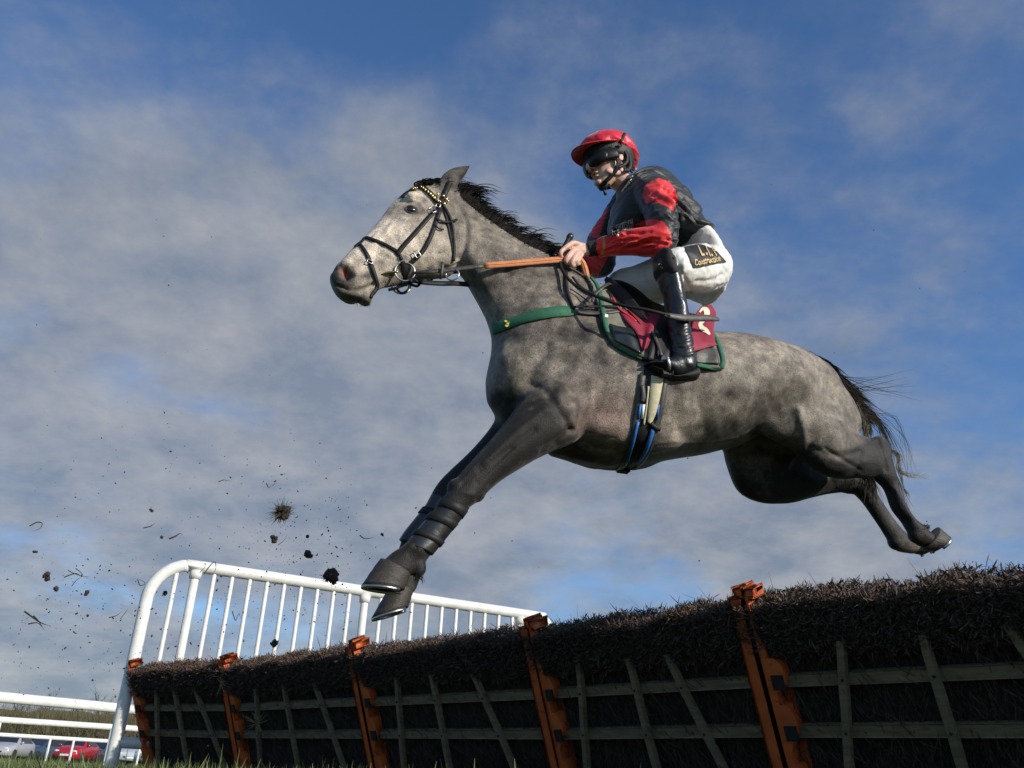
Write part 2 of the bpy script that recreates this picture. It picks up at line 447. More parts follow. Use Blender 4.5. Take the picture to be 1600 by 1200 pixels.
def hurdle(i, label):
    T0, T1 = ends[i], ends[i + 1]
    B0 = Vector((T0.x, T0.y, 0)) - perp * LEAN; B1 = Vector((T1.x, T1.y, 0)) - perp * LEAN
    xa = (B1 - B0); Lh = xa.length; xa.normalize(); ya = zax.cross(xa).normalized()
    if ya.dot(perp) < 0: ya = -ya
    Hh = math.hypot(HT, LEAN)
    def W(x, y, z): return B0 + xa * x + ya * y + zax * z
    M3 = Matrix((xa, ya, zax)).transposed()
    t = thing('brush_hurdle', label, 'hurdle', B0, 'brush hurdles in the row')
    r = np.random.RandomState(40 + i)
    # posts: plain padded board at the right end, scalloped padded board at the left end
    bm = bmesh.new(); box(bm, W(Lh - 0.034, 0.055, Hh * 0.5), (0.028, 0.03, Hh * 0.5), M3, 0.008); fin('post', bm, orange, t)
    bm = bmesh.new()
    prof = [(0.0, 0.0)]; z = 0.0
    pts = []
    for z0, z1, dep in ((0.02, 0.33, .030), (0.43, 0.565, .032), (0.625, 0.75, .034)):
        for k in range(9):
            a = k / 8; pts.append((0.056 + dep * math.sin(math.pi * a) ** 0.6 * (1.0), (z0 + (z1 - z0) * a) * 1.0))
        pts.append((0.035, z1 + 0.003)); pts.append((0.035, z1 + 0.05))
    pts.append((0.012, Hh * 0.86)); pts.append((0.012, Hh))
    ring = [(0.002, 0.0), (0.088, 0.0)] + pts + [(0.002, Hh)]
    f0 = [bm.verts.new(W(x, 0.082, z)) for x, z in ring]; f1 = [bm.verts.new(W(x, 0.03, z)) for x, z in ring]
    bm.faces.new(f0); bm.faces.new(list(reversed(f1)))
    for k in range(len(ring)): bm.faces.new((f0[k], f1[k], f1[(k + 1) % len(ring)], f0[(k + 1) % len(ring)]))
    bmesh.ops.triangulate(bm, faces=[f for f in bm.faces if len(f.verts) > 4])
    fin('scalloped_pad', bm, orange, t, smooth=False)
    for x, ang, lo in ((0.017, 0.10, 0), (Lh - 0.021, -0.14, 0.010)):
        bm = bmesh.new(); Rm = M3 @ Matrix.Rotation(ang + r.uniform(-.06, .06), 3, 'Y')
        box(bm, W(x, 0.02, Hh + 0.008 + lo), (0.019, 0.046, 0.020), Rm, 0.009, 4)
        for v in bm.verts:
            v.co += Vector((noise.noise(v.co * 14), noise.noise(v.co * 14 + Vector((5, 0, 0))), noise.noise(v.co * 14 + Vector((0, 9, 0))))) * 0.008
        fin('padded_cap', bm, orange_c, t)
    for zr in (0.655, 0.455, 0.12):
        bm = bmesh.new(); box(bm, W(Lh / 2 + .012, 0.040, zr), (Lh / 2 - 0.050, 0.014, 0.024), M3, 0.004, 1)
        for v in bm.verts: v.co += zax * (0.006 * noise.noise(v.co * 6)) + ya * .004 * noise.noise(v.co * 5 + Vector((3, 3, 3)))
        fin('rail', bm, wood, t, smooth=False)
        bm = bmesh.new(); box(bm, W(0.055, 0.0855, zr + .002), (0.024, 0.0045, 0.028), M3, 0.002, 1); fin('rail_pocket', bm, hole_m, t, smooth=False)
    for fx, sl in ((0.20, -0.20), (0.46, 0.02), (0.72, 0.30)):
        fx += r.uniform(-0.02, 0.02); sl += r.uniform(-0.04, 0.04); bm = bmesh.new(); secs = []
        for k in range(12):
            z = 0.80 + r.uniform(-.01, .02) * (k == 11) if k == 11 else 0.02 + 0.78 * k / 11
            x = Lh * fx - sl * (z - 0.555)
            w = 0.019 if z > 0.18 else 0.010 + 0.009 * z / 0.18
            w += 0.0025 * noise.noise(Vector((x * 9, z * 9, i)))
            jx = 0.005 * noise.noise(Vector((i * 3.1, z * 7, fx * 20)))
            secs.append([W(x + jx - w, 0.056, z), W(x + jx - w * .8, 0.080, z), W(x + jx + w * .7, 0.082, z), W(x + jx + w, 0.058, z)])
        rings_bm(bm, secs); st = fin('stake', bm, wood, t, smooth=False)
        for zr in (0.655, 0.455):
            bm = bmesh.new(); c = W(Lh * fx - sl * (zr - 0.555), 0.084, zr); ellipsoid(bm, c, (xa, ya, zax), (0.006, 0.003, 0.006), 8); fin('nail_head', bm, hole_m, st)
    # packed birch behind the rails: lumpy core and thousands of twigs
    bm = bmesh.new(); secs = []
    for k in range(15):
        x = Lh * k / 14; n_ = 0.02 * noise.noise(Vector((x * 5, i, 0)))
        secs.append([W(x, 0.010, 0.0), W(x, 0.012, 0.70), W(x, 0.05, 0.80), W(x, 0.055, 0.935 + n_), W(x, -0.06, 0.95 + n_), W(x, -0.17, 0.93 + n_), W(x, -0.20, 0.7), W(x, -0.14, 0.0)])
    rings_bm(bm, secs); fin('brush_core', bm, core_m, t, smooth=False)
    n = 25000
    x = r.uniform(0.0, Lh, n); x[:8000] = r.uniform(-.03, Lh + .03, 8000)
    z = np.empty(n); y = np.empty(n); dv = np.empty((n, 3)); ln = np.empty(n)
    # face twigs
    z[:6500] = r.uniform(0.0, 0.80, 6500); y[:6500] = r.uniform(0.008, 0.034, 6500)
    ln[:6500] = 0; dv[:6500] = np.stack([r.normal(0, .25, 6500), r.normal(0.12, .22, 6500), np.full(6500, 1.0)], 1); ln[:6500] = r.uniform(0.04, 0.11, 6500)
    # overhang
    a, b = 6500, 15500
    z[a:b] = r.uniform(0.74, 0.955, b - a); y[a:b] = 0.045 + 0.055 * np.sqrt(np.clip((z[a:b] - .74) / .12, 0, 1)) * r.uniform(.4, 1.0, b - a)
    dv[a:b] = np.stack([r.normal(0, .8, b - a), r.normal(0.5, .6, b - a), r.normal(0.3, .8, b - a)], 1); ln[a:b] = r.uniform(0.012, 0.036, b - a)
    # crest
    z[b:] = r.uniform(0.925, 0.965, n - b); y[b:] = r.uniform(-0.19, 0.10, n - b)
    dv[b:] = np.stack([r.normal(0, .9, n - b), r.normal(0.1, .7, n - b), r.uniform(-0.1, 1.2, n - b)], 1); ln[b:] = r.uniform(0.02, 0.062, n - b)
    ln[b:] = r.uniform(.010, .030, n - b); ln[b:b + 80] = r.uniform(.05, .10, 80); ln[b + 90:b + 700] *= 1.6
    dv /= np.linalg.norm(dv, axis=1)[:, None]
    gx, gy, gz, g0 = (np.array(q) for q in (xa, ya, zax, B0))
    lump = np.array([noise.noise(Vector((q * 6, i * 2.0, 0.3))) for q in x]) * 0.030 + np.array([noise.noise(Vector((q * 23, i * 2.0, 3.3))) for q in x]) * .020
    P = g0 + x[:, None] * gx + y[:, None] * gy + (z + lump * (z > .9))[:, None] * gz
    D = dv[:, :1] * gx + dv[:, 1:2] * gy + dv[:, 2:] * gz
    rv = r.normal(0, 1, (n, 3)); S = np.cross(D, rv); S /= np.linalg.norm(S, axis=1)[:, None]
    wd = r.uniform(0.0012, 0.0030, n)[:, None]; wd[b + 90:] *= 1.3; wd[a:b] *= 1.15
    bend = r.normal(0, .18, (n, 3)) * ln[:, None]
    V = np.stack([P - S * wd / 2, P + S * wd / 2, P + D * ln[:, None] * .55 + bend + S * wd * 1.1, P + D * ln[:, None] * .55 + bend - S * wd * .9, P + D * ln[:, None] + bend * 1.6 + S * wd * .3, P + D * ln[:, None] + bend * 1.6 - S * wd * .3], 1).reshape(-1, 3)
    bs = np.arange(n)[:, None] * 6
    Q1 = bs + np.array([[0, 1, 2, 3]]); Q2 = bs + np.array([[3, 2, 4, 5]])
    me = npmesh('brush', V, np.vstack([Q1, Q2]))
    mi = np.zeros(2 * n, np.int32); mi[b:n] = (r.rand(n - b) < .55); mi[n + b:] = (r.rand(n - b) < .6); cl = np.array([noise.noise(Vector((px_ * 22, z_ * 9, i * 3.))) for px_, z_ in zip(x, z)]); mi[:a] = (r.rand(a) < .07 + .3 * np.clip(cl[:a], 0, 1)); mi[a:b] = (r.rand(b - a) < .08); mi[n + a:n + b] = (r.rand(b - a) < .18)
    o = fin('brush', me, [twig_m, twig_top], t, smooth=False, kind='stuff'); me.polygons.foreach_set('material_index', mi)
    return t
HL = ['small farthest brush hurdle at the left end of the row beside the white railing leg',
      'second brush hurdle from the left end, below the flying clods of turf',
      'middle brush hurdle with grey stakes straight below the front hooves',
      'wide brush hurdle between two orange posts, below the girth and belly of the horse',
      'nearest large brush hurdle under the hind hooves of the horse, cut by the edge',
      'brush hurdle beyond the right edge of the photo, next to the nearest large one']
for i in range(NH - 1): hurdle(i, HL[i])

# bits of dead grass and torn plants caught on the hurdle faces
tuft_m = mat('dead_grass', (0.30, 0.22, 0.11), 0.8, 0.4, 20, 0)
def tuft(px, py, y, n, ln, label, cat='grass tuft'):
    c = at_y(px, py, y); it = []
    for k in range(n):
        d = Vector((rnd.gauss(0, 1), rnd.gauss(-.4, .5), rnd.gauss(0, 1))).normalized(); e = d + Vector((rnd.gauss(0, .5), rnd.gauss(0, .3), rnd.gauss(0, .5)))
        it.append(([c, c + d * ln * .5, c + (d + e) * ln * .5], 0.006))
    o = strands('dead_grass_tuft', it, tuft_m, None); tag(o, label, cat)
def face_y(px, py):   # depth of the hurdle face along this ray
    d = ray(px, py); p0 = Vector((ends[1].x, ends[1].y, HT)) + perp * 0.13; nn = zax.cross(rowd).normalized()
    k = (p0 - CAM).dot(nn) / d.dot(nn); return (CAM + d * k).y
tuft(402, 1130, face_y(402, 1130), 26, 0.10, 'tangle of torn pale grass caught on the second hurdle from the left')
tuft(345, 1067, face_y(345, 1067), 14, 0.08, 'pale dead grass stalks hanging at the top of the leftmost hurdle, near its orange cap')
tuft(240, 1078, face_y(240, 1078), 5, 0.07, 'few yellow green grass blades stuck to the left edge of the leftmost hurdle')
leaf_m = mat('dry_leaf', (0.55, 0.42, 0.22), 0.7, 0.3, 30, 0)
bm = bmesh.new()
for (px, py) in ((1168, 1065), (1179, 1076), (1166, 992), (1275, 970), (1455, 938), (1450, 925), (1325, 1022), (1333, 1100), (1360, 1062), (1030, 1017), (1045, 1018), (1308, 1120), (330, 1085), (378, 1068), (280, 1160), (325, 1165)):
    c = at_y(px, py, face_y(px, py) - .07)
    for k in range(2):
        d = Vector((rnd.gauss(0, 1), rnd.gauss(0, 1), rnd.gauss(0, 1))).normalized(); e = d.cross(Vector((rnd.random(), rnd.random(), 1))).normalized(); s = rnd.uniform(.006, .011)
        q = [c + d * s, c + e * s * .6, c - d * s, c - e * s * .6]; top = c + d.cross(e) * s * .35
        q = [bm.verts.new(v) for v in q]; tt = bm.verts.new(top)
        for a in range(4): bm.faces.new((q[a], q[(a + 1) % 4], tt))
o = fin('dry_leaf_bits', bm, leaf_m, kind='stuff', smooth=False)

# ------------------------------------------------------------------ white wing railing behind the row
white = mat('white_paint', (0.80, 0.79, 0.76), 0.38, 0.05, 9, 0.12, 30, col2=(.62, .60, .55))
wy0 = 7.75
pA = at_y(300, 884, wy0); WZ = pA.z
y = wy0; dd = ray(826, 961)
pB = at_z(826, 961, WZ)
wdir = (pB - pA); wdir.z = 0; wdir.normalize(); wn_ = wdir.cross(Vector((0, 0, 1)))
def onwing(px, py):
    d = ray(px, py); k = (pA - CAM).dot(wn_) / d.dot(wn_); return CAM + d * k
def wl(px, py): return (onwing(px, py) - pA).dot(wdir)
print('wing', [round(v, 2) for v in pA], [round(v, 2) for v in pB], 'len', (pB - pA).length)
wt = thing('wing_railing', 'tall white tubular guide railing with thin upright bars behind the far hurdles', 'railing', (pA.x, pA.y, 0))
RT = 0.053
xl = wl(213, 1010); xr = wl(846, 966) + .12
def WP(s, z): return Vector((pA.x, pA.y, 0)) + wdir * s + Vector((0, 0, z))
bm = bmesh.new(); cR = 0.34
path = [WP(xl, -0.1), WP(xl, 0.5), WP(xl, 1.0), WP(xl, WZ - cR * 1.1)]
for k in range(1, 8):
    a = math.pi / 2 * k / 8; path.append(WP(xl + cR * (1 - math.cos(a)), WZ - cR * (1 - math.sin(a))))
path += [WP(xl + cR + .1, WZ), WP((xl + xr) / 2, WZ), WP(xr - .25, WZ)]
for k in range(1, 6):
    a = math.pi / 2 * k / 5; path.append(WP(xr - .2 + .2 * math.sin(a), WZ - .2 * (1 - math.cos(a))))
path += [WP(xr, 0.6), WP(xr, -0.1)]
tube(bm, path, RT, 3, 18); fin('frame', bm, white, wt)
bm = bmesh.new(); tube(bm, [WP(xl, 0.32), WP((xl + xr) / 2, 0.32), WP(xr, 0.32)], RT * .8, 2, 14); fin('bottom_rail', bm, white, wt)
posts = [wl(305, 900), wl(570, 935), wl(813, 965)]
bm = bmesh.new(); tube(bm, [Vector((0, 0, -.05)), Vector((0, 0, .8)), Vector((0, 0, WZ - .03))], 0.037, 2, 16)
cb = bmesh.ops.create_cone(bm, cap_ends=True, segments=16, radius1=0.05, radius2=0.055, depth=0.07)
for v in cb['verts']: v.co.z += WZ - .075
pm = bpy.data.meshes.new('post'); bm.to_mesh(pm); bm.free()
for s in posts:
    o = fin('post', pm, white, wt); o.matrix_parent_inverse = Matrix.Identity(4); p = WP(s, 0) - Vector((pA.x, pA.y, 0)); o.location = p
bars = [wl(277, 890)] + [posts[0] + (posts[1] - posts[0]) * (k + 1) / 10 for k in range(9)] + [posts[1] + (posts[2] - posts[1]) * (k + 1) / 10.6 for k in range(10)]
bm = bmesh.new(); tube(bm, [Vector((0, 0, 0.3)), Vector((0, 0, 1)), Vector((0, 0, WZ - .03))], 0.0195, 2, 12)
bmh = bpy.data.meshes.new('bar'); bm.to_mesh(bmh); bm.free()
for s in bars:
    o = fin('bar', bmh, white, wt); o.matrix_parent_inverse = Matrix.Identity(4); o.location = WP(s, 0) - Vector((pA.x, pA.y, 0))

# ------------------------------------------------------------------ running rails
def rail(pxl, pyl, pyr, y, rad, posts_px, label, spacing):
    a = at_y(pxl, pyl, y); b = at_z(235, pyr, a.z)
    d = (b - a); d.z = 0; d.normalize(); a = Vector((a.x, a.y, a.z))
    t = thing('running_rail', label, 'rail', (a.x, a.y, 0), 'white running rails across the course')
    bm = bmesh.new(); tube(bm, [a - d * 12, a, a + d * 12, a + d * 55], rad, 2, 14, flat=1.25, fax=Vector((0, 0, 1))); fin('rail', bm, white, t)
    p0 = None
    for px in posts_px:
        dr = ray(px, 1150); nn = d.cross(Vector((0, 0, 1))); k = (a - CAM).dot(nn) / dr.dot(nn); q = CAM + dr * k
        s0 = (q - a).dot(d); ks = [s0] if len(posts_px) > 1 else []
        if p0 is None: p0 = s0
        for s in ks: pass
        bm = bmesh.new(); q = a + d * s0; q.z = 0; tube(bm, [q + Vector((0, 0, -.1)), q + Vector((0, 0, a.z * .5)), Vector((q.x, q.y, a.z))], 0.032 * y / 24 if y > 24 else .032, 2, 10); fin('post', bm, white, t)
    mx = max([0] if p0 is None else [p0 + (len(posts_px) - 1) * spacing])
    for k in range(1, 14):
        q = a + d * (mx + spacing * k); q.z = 0
        bm = bmesh.new(); tube(bm, [q + Vector((0, 0, -.1)), Vector((q.x, q.y, a.z))], 0.032, 1, 10); fin('post', bm, white, t)
rail(52, 1094, 1111, 14, 0.060, (250,), 'thick white running rail nearest the hurdles, topmost of three in the photo', 2.6)
rail(52, 1128, 1140, 24, 0.062, (-5, 172), 'middle white running rail seen through the gap left of the hurdles', 3.2)
rail(52, 1151, 1162, 38, 0.062, (80, 117, 222), 'thin white running rail just above the parked cars, lowest of three', 3.0)

# ------------------------------------------------------------------ parked cars
glass = mat('car_glass', (0.02, 0.025, 0.03), 0.08, 0.1, 5, 0, spec=0.9)
tyre = mat('tyre_rubber', (0.02, 0.02, 0.02), 0.8, 0.2, 30, 0.3, 60)
lampm = mat('lamp_lens', (0.6, 0.6, 0.58), 0.15, 0.1, 10, 0)
tail_m = mat('tail_lamp', (0.45, 0.02, 0.02), 0.2, 0.1, 10, 0)
plate_m = mat('number_plate', (0.7, 0.7, 0.66), 0.5, 0.05, 10, 0)
def car(px, y, col, label, W=1.78, H=1.48, yaw=0.0, rear=False, L_=4.2):
    p = at_y(px, 1180, y); base = Vector((p.x, y, 0))
    t = thing('parked_car', label, 'car', base, 'cars parked beyond the rails')
    paint = mat('car_paint', col, 0.25, 0.05, 4, 0, coat=0.6)
    R = Matrix.Rotation(yaw, 3, 'Z')
    def P(x, yy, z): return base + R @ Vector((x, yy, z))
    # cross sections front (near) -> back: (y, half width bottom, z bottom, shoulder z, half shoulder, roof z, half roof)
    hw = W / 2
    S = [(-L_ / 2, hw * .86, .34, .58, hw * .84, .62, hw * .74), (-L_ / 2 + .12, hw * .95, .24, .68, hw * .93, .76, hw * .80), (-L_ * .26, hw, .22, .84, hw * .98, .93, hw * .82),
         (-L_ * .20, hw, .22, .88, hw * .98, 1.0, hw * .8), (-L_ * .04, hw, .22, .93, hw * .98, H - .05, hw * .66), (L_ * .05, hw, .22, .94, hw * .98, H, hw * .66),
         (L_ * .25, hw, .22, .96, hw * .98, H - .03, hw * .65), (L_ * .42, hw * .98, .24, .96, hw * .95, H - .22, hw * .62), (L_ * .48, hw * .93, .28, .90, hw * .9, 1.02, hw * .75), (L_ / 2, hw * .86, .36, .72, hw * .86, .80, hw * .76)]
    bm = bmesh.new(); rg = []
    for (yy, wb, zb, zs, ws, zr, wr) in S:
        q = [(-wb, zb), (-wb * 1.01, (zb + zs) / 2), (-ws, zs), (-wr, zr - .06 if zr - zs > .2 else zr - .02), (-wr * .8, zr), (0, zr + .015), (wr * .8, zr), (wr, zr - .06 if zr - zs > .2 else zr - .02), (ws, zs), (wb * 1.01, (zb + zs) / 2), (wb, zb)]
        rg.append([P(x, yy, z) for x, z in q])
    rings_bm(bm, rg); body = fin('body', bm, paint, t)
    def quad(name, pts, m, th=0.012):
        bm = bmesh.new(); a = [P(*q) for q in pts]; n = (a[1] - a[0]).cross(a[2] - a[0]).normalized()
        if n.dot(CAM - a[0]) < 0: n = -n
        f = [bm.verts.new(v + n * th) for v in a]; g = [bm.verts.new(v - n * .02) for v in a]
        bm.faces.new(f); bm.faces.new(list(reversed(g)))
        for k in range(len(a)): bm.faces.new((f[k], g[k], g[(k + 1) % len(a)], f[(k + 1) % len(a)]))
        fin(name, bm, m, t, smooth=False)
    quad('windscreen', [(-hw * .80, -L_ * .205, .99), (hw * .80, -L_ * .205, .99), (hw * .60, -L_ * .05, H - .09), (-hw * .60, -L_ * .05, H - .09)], glass, 0.03)
    for s in (-1, 1):
        quad('side_window', [(s * hw * .975, -L_ * .12, .96), (s * hw * .97, L_ * .30, .99), (s * hw * .70, L_ * .24, H - .1), (s * hw * .71, -L_ * .03, H - .1)], glass, .03)
        bm = bmesh.new(); c = P(s * hw * .66, -L_ / 2 + .05, .64); ellipsoid(bm, c, (R @ Vector((1, 0, 0)), R @ Vector((0, 1, 0)), Vector((0, 0, 1))), (.17, .06, .07), 10); fin('headlight', bm, tail_m if rear else lampm, t)
        bm = bmesh.new(); ellipsoid(bm, P(s * (hw + .08), -L_ * .16, 1.0), (R @ Vector((1, 0, 0)), R @ Vector((0, 1, 0)), Vector((0, 0, 1))), (.10, .06, .07), 8); fin('wing_mirror', bm, paint, t)
        for yy in (-L_ * .31, L_ * .3):
            bm = bmesh.new(); r_ = bmesh.ops.create_cone(bm, cap_ends=True, segments=18, radius1=.31, radius2=.31, depth=.2)
            for v in r_['verts']: v.co = P(s * (hw - .09) + v.co.z, yy + v.co.x, .31 + v.co.y)
            fin('wheel', bm, tyre, t)
    quad('grille', [(-hw * .45, -L_ / 2 - .005, .40), (hw * .45, -L_ / 2 - .005, .40), (hw * .5, -L_ / 2 + .02, .56), (-hw * .5, -L_ / 2 + .02, .56)], tyre, .01)
    quad('number_plate', [(-.26, -L_ / 2 - .03, .37), (.26, -L_ / 2 - .03, .37), (.26, -L_ / 2 - .03, .48), (-.26, -L_ / 2 - .03, .48)], plate_m)
car(12, 60, (0.35, 0.36, 0.38), 'silver car parked at the far left edge beyond the rails', yaw=0.1)
car(66, 66, (0.035, 0.055, 0.09), 'dark blue car at the left edge of the photo, left of the red car', yaw=-0.35, W=1.8, H=1.56)
car(119, 60, (0.36, 0.016, 0.025), 'red hatchback parked beyond the rails, left of the grey railing leg', yaw=0.05, H=1.46, W=1.6, L_=3.7)
car(158, 70, (0.05, 0.055, 0.065), 'dark grey car parked between the red hatchback and the railing leg', yaw=-0.2)
car(205, 60, (0.42, 0.46, 0.50), 'pale blue car seen between the railing leg and the leftmost hurdle', yaw=0.35, H=1.42)
car(232, 68, (0.05, 0.06, 0.09), 'dark car half hidden behind the leftmost hurdle', yaw=-0.1)
car(262, 50, (0.5, 0.5, 0.5), 'pale grey car hidden behind the base of the leftmost hurdle', yaw=-0.1)

# ------------------------------------------------------------------ scrub and bare trees beyond
scrub_m = mat('bare_scrub', (0.075, 0.060, 0.030), 0.9, 0.4, 0.5, 0, col2=(0.13, 0.115, 0.055))
bark = mat('bark', (0.045, 0.038, 0.035), 0.9, 0.3, 4, 0.4, 20)
def scrub(name, x0, x1, y0, h, n, seed):
    r = np.random.RandomState(seed); x = r.uniform(x0, x1, n); y = y0 + r.uniform(-3, 6, n)
    hh = h * (0.75 + 0.25 * np.array([noise.noise(Vector((q * .12, seed, 0))) for q in x]) + .1 * r.rand(n))
    z = r.rand(n) ** .8 * hh * .92; ln = r.uniform(.5, 1.4, n)
    D = np.stack([r.normal(0, .35, n), r.normal(0, .3, n), np.ones(n)], 1); D /= np.linalg.norm(D, axis=1)[:, None]
    P = np.stack([x, y, z], 1); w = r.uniform(.02, .055, n)[:, None] * np.where(z > hh * .75, .5, 1.0)[:, None]; S = np.stack([np.cos(r.rand(n) * 3), np.sin(r.rand(n) * 3) * .3, r.rand(n) * .3], 1)
    V = np.stack([P - S * w, P + S * w, P + D * ln[:, None] + S * w * .2, P + D * ln[:, None] - S * w * .2], 1).reshape(-1, 3)
    fin(name, npmesh(name, V, np.arange(n)[:, None] * 4 + np.array([[0, 1, 2, 3]])), scrub_m, kind='stuff', smooth=False)
scrub('bare_scrub', -95, 110, 88, 5.3, 90000, 5)
bm = bmesh.new(); secs = []
for k in range(60):
    x = -110 + 240 * k / 59; h = 4.4 + 1.2 * noise.noise(Vector((x * .12, 5, 0)))
    secs.append([Vector((x, 92, -1)), Vector((x, 90.5, h * .5)), Vector((x, 92, h)), Vector((x, 96, h * .9)), Vector((x, 98, -1))])
rings_bm(bm, secs)
bmesh.ops.subdivide_edges(bm, edges=bm.edges, cuts=2)
for v in bm.verts: v.co += Vector((0, 1, 1)) * 0.5 * noise.noise(v.co * .8)
fin('hedge_bank', bm, scrub_m, kind='structure', smooth=False)
def bare_tree(px, top, y, label, seed):
    r = random.Random(seed); p = at_y(px, 1180, y); base = Vector((p.x, y, 0)); H = at_y(px, top, y).z
    t = thing('bare_tree', label, 'tree', base, 'bare winter trees behind the scrub')
    bt = bmesh.new(); bc = bmesh.new()
    tube(bt, [base, base + Vector((r.uniform(-.2, .2), 0, H * .3)), base + Vector((r.uniform(-.4, .4), 0, H * .62))], [.16, .12, .07], 2, 7)
    def br(b, p, d, l, rd, k):
        q = p + d * l; mid = p + d * l * .5 + Vector((r.gauss(0, .05), r.gauss(0, .05), r.gauss(0, .05))) * l
        tube(b, [p, mid, q], [rd, rd * .8, rd * .5], 1, 4, dome=.2)
        if k > 0:
            for _ in range(4):
                e = (d + Vector((r.gauss(0, .5), r.gauss(0, .5), r.gauss(.15, .3)))).normalized(); s = r.uniform(.35, 1)
                br(b, p + (q - p) * s, e, l * r.uniform(.5, .75), rd * .5, k - 1)
    for k in range(9):
        z = H * (.2 + .045 * k); d = Vector((r.gauss(0, .6), r.gauss(0, .6), r.uniform(.6, 1.3))).normalized()
        br(bc, base + Vector((0, 0, z)), d, H * .28 * r.uniform(.7, 1.1), .05, 2)
    fin('trunk', bt, bark, t); fin('crown', bc, bark, t)
for k, (px, top, lb) in enumerate([(20, 1078, 'bare tree at the far left edge of the photo, above the top rail'), (66, 1076, 'bare tree above the top rail, left of the dark blue car'), (95, 1080, 'bare tree above the top rail, over the red hatchback'),
                      (142, 1072, 'bare twiggy tree left of the grey railing leg'), (160, 1084, 'low bare tree just left of the grey railing leg'),
                      (228, 1088, 'bare tree half hidden behind the leftmost orange post')]):
    bare_tree(px, top, 96 + 3 * (k % 3), lb, 60 + k)
# ================================================================== HORSE
horse = thing('horse', 'dappled grey racehorse leaping the hurdles with outstretched front legs and jockey on its back', 'horse', U(1000, 720, 0))
bm = bmesh.new()
# trunk
loft(bm, [(1298, 638, 1302, 702, .09, 0, 0), (1284, 610, 1282, 720, .155, 0, 0), (1260, 582, 1250, 726, .21, 0, .05), (1224, 552, 1212, 716, .26, 0, .1), (1184, 532, 1195, 694, .285, 0, .1),
          (1140, 521, 1150, 703, .285, 0, .12), (1080, 517, 1085, 716, .29, 0, .12), (1020, 500, 1015, 730, .285, 0, .15), (965, 470, 952, 737, .265, 0, .2), (925, 440, 897, 725, .235, 0, .25),
          (890, 425, 845, 706, .215, 0, .25), (850, 440, 808, 685, .195, 0, .1), (812, 470, 785, 662, .17, 0, 0), (785, 510, 773, 640, .12, 0, 0)], 4, 28, (.35, .35))
# neck
loft(bm, [(930, 440, 800, 625, .165, 0), (892, 415, 768, 560, .14, 0, .1), (862, 398, 766, 528, .125, 0, .15), (820, 378, 757, 494, .105, 0, .2), (778, 350, 741, 462, .088, 0, .25), (740, 322, 722, 436, .078, 0, .25), (708, 298, 700, 410, .072, 0, .2)], 4, 24, (.2, .4))
# head
loft(bm, [(712, 292, 722, 372, .055, 0), (690, 284, 722, 402, .070, 0, .1), (664, 284, 706, 430, .082, 0, .15), (636, 297, 678, 436, .088, 0, .25), (612, 318, 645, 438, .080, 0, .3), (591, 344, 618, 446, .064, 0, .2),
          (572, 368, 600, 450, .054, 0, .1), (552, 387, 588, 456, .049, 0, 0), (536, 403, 576, 464, .050, 0, -.1), (524, 415, 559, 472, .050, 0, -.1), (517, 426, 541, 470, .045, 0, 0)], 4, 24, (.2, .45))
# cheek (jaw disc), brow ridge, nostril rim, lips
for s in (1, -1):
    for (px, py, lt, rx, ry, rz) in ((690, 398, .052, .088, .030, .088), (643, 320, .064, .034, .020, .022), (655, 345, .06, .05, .02, .045), (541, 424, .038, .026, .020, .034), (548, 462, .020, .036, .026, .022),
                                     (571, 468, .012, .028, .024, .022), (600, 372, .050, .075, .014, .018)):
        c = U(px, py, 0) + NL * lt * s
        ang = 0.0 if rx != .075 else -.75
        ax = HEAD * math.cos(ang) - Vector((0, 0, 1)) * math.sin(ang) * -1; ay = NL; az = ax.cross(ay)
        ellipsoid(bm, c, (ax, ay, az), (rx, ry, rz), 16)
# ears
for s, (tx, ty) in ((1, (737, 257)), (-1, (733, 262))):
    b0 = U(693, 300, .045 * s); b1 = U(704, 280, .055 * s); b2 = U(720, 268, .06 * s); b3 = U(tx, ty, .055 * s)
    tube(bm, [b0, b1, b2, b3], [.036, .040, .030, .004], 4, 12, flat=.62, fax=NL)
# near foreleg
def leg(lat0, lat1, st, dx=0, dy=0):
    n = len(st); S = []
    for i, s in enumerate(st):
        k = i / (n - 1); S.append((s[0] + dx, s[1] + dy, s[2] + dx, s[3] + dy, s[4], lat0 * (1 - k) + lat1 * k, 0))
    loft(bm, S, 4, 18, (.3, .5))
leg(.15, .145, [(850, 590, 905, 690, .10), (812, 628, 878, 700, .098), (778, 672, 842, 715, .085), (745, 710, 808, 735, .068), (717, 741, 775, 757, .052), (703, 762, 748, 781, .046), (689, 782, 727, 798, .043),
                (671, 803, 708, 820, .036), (655, 823, 690, 841, .034), (641, 839, 677, 858, .037), (629, 852, 671, 872, .040), (613, 862, 656, 884, .034), (597, 876, 643, 899, .040)])
ellipsoid(bm, U(1186, 766, -.17), (HEAD, NL, Vector((0, 0, 1))), (.075, .075, .045), 14)
ellipsoid(bm, U(654, 887, .145), (HEAD, NL, Vector((0, 0, 1))), (.030, .030, .036), 12)
ellipsoid(bm, U(745, 771, .148), (HEAD, NL, Vector((0, 0, 1))), (.030, .034, .030), 12)
ellipsoid(bm, U(712, 762, .150), (HEAD, NL, Vector((0, 0, 1))), (.034, .040, .034), 12)
# far foreleg: runs behind the near one, a little ahead of it
leg(-.13, -.06, [(820, 600, 870, 690, .09), (785, 640, 850, 700, .09), (752, 682, 810, 725, .075), (722, 716, 775, 748, .058), (692, 745, 745, 772, .050), (677, 766, 722, 790, .045), (668, 785, 706, 806, .042),
                 (652, 806, 688, 826, .035), (636, 828, 672, 846, .034), (626, 846, 668, 866, .038), (620, 868, 664, 888, .038), (617, 890, 657, 905, .033), (615, 912, 650, 922, .038)])
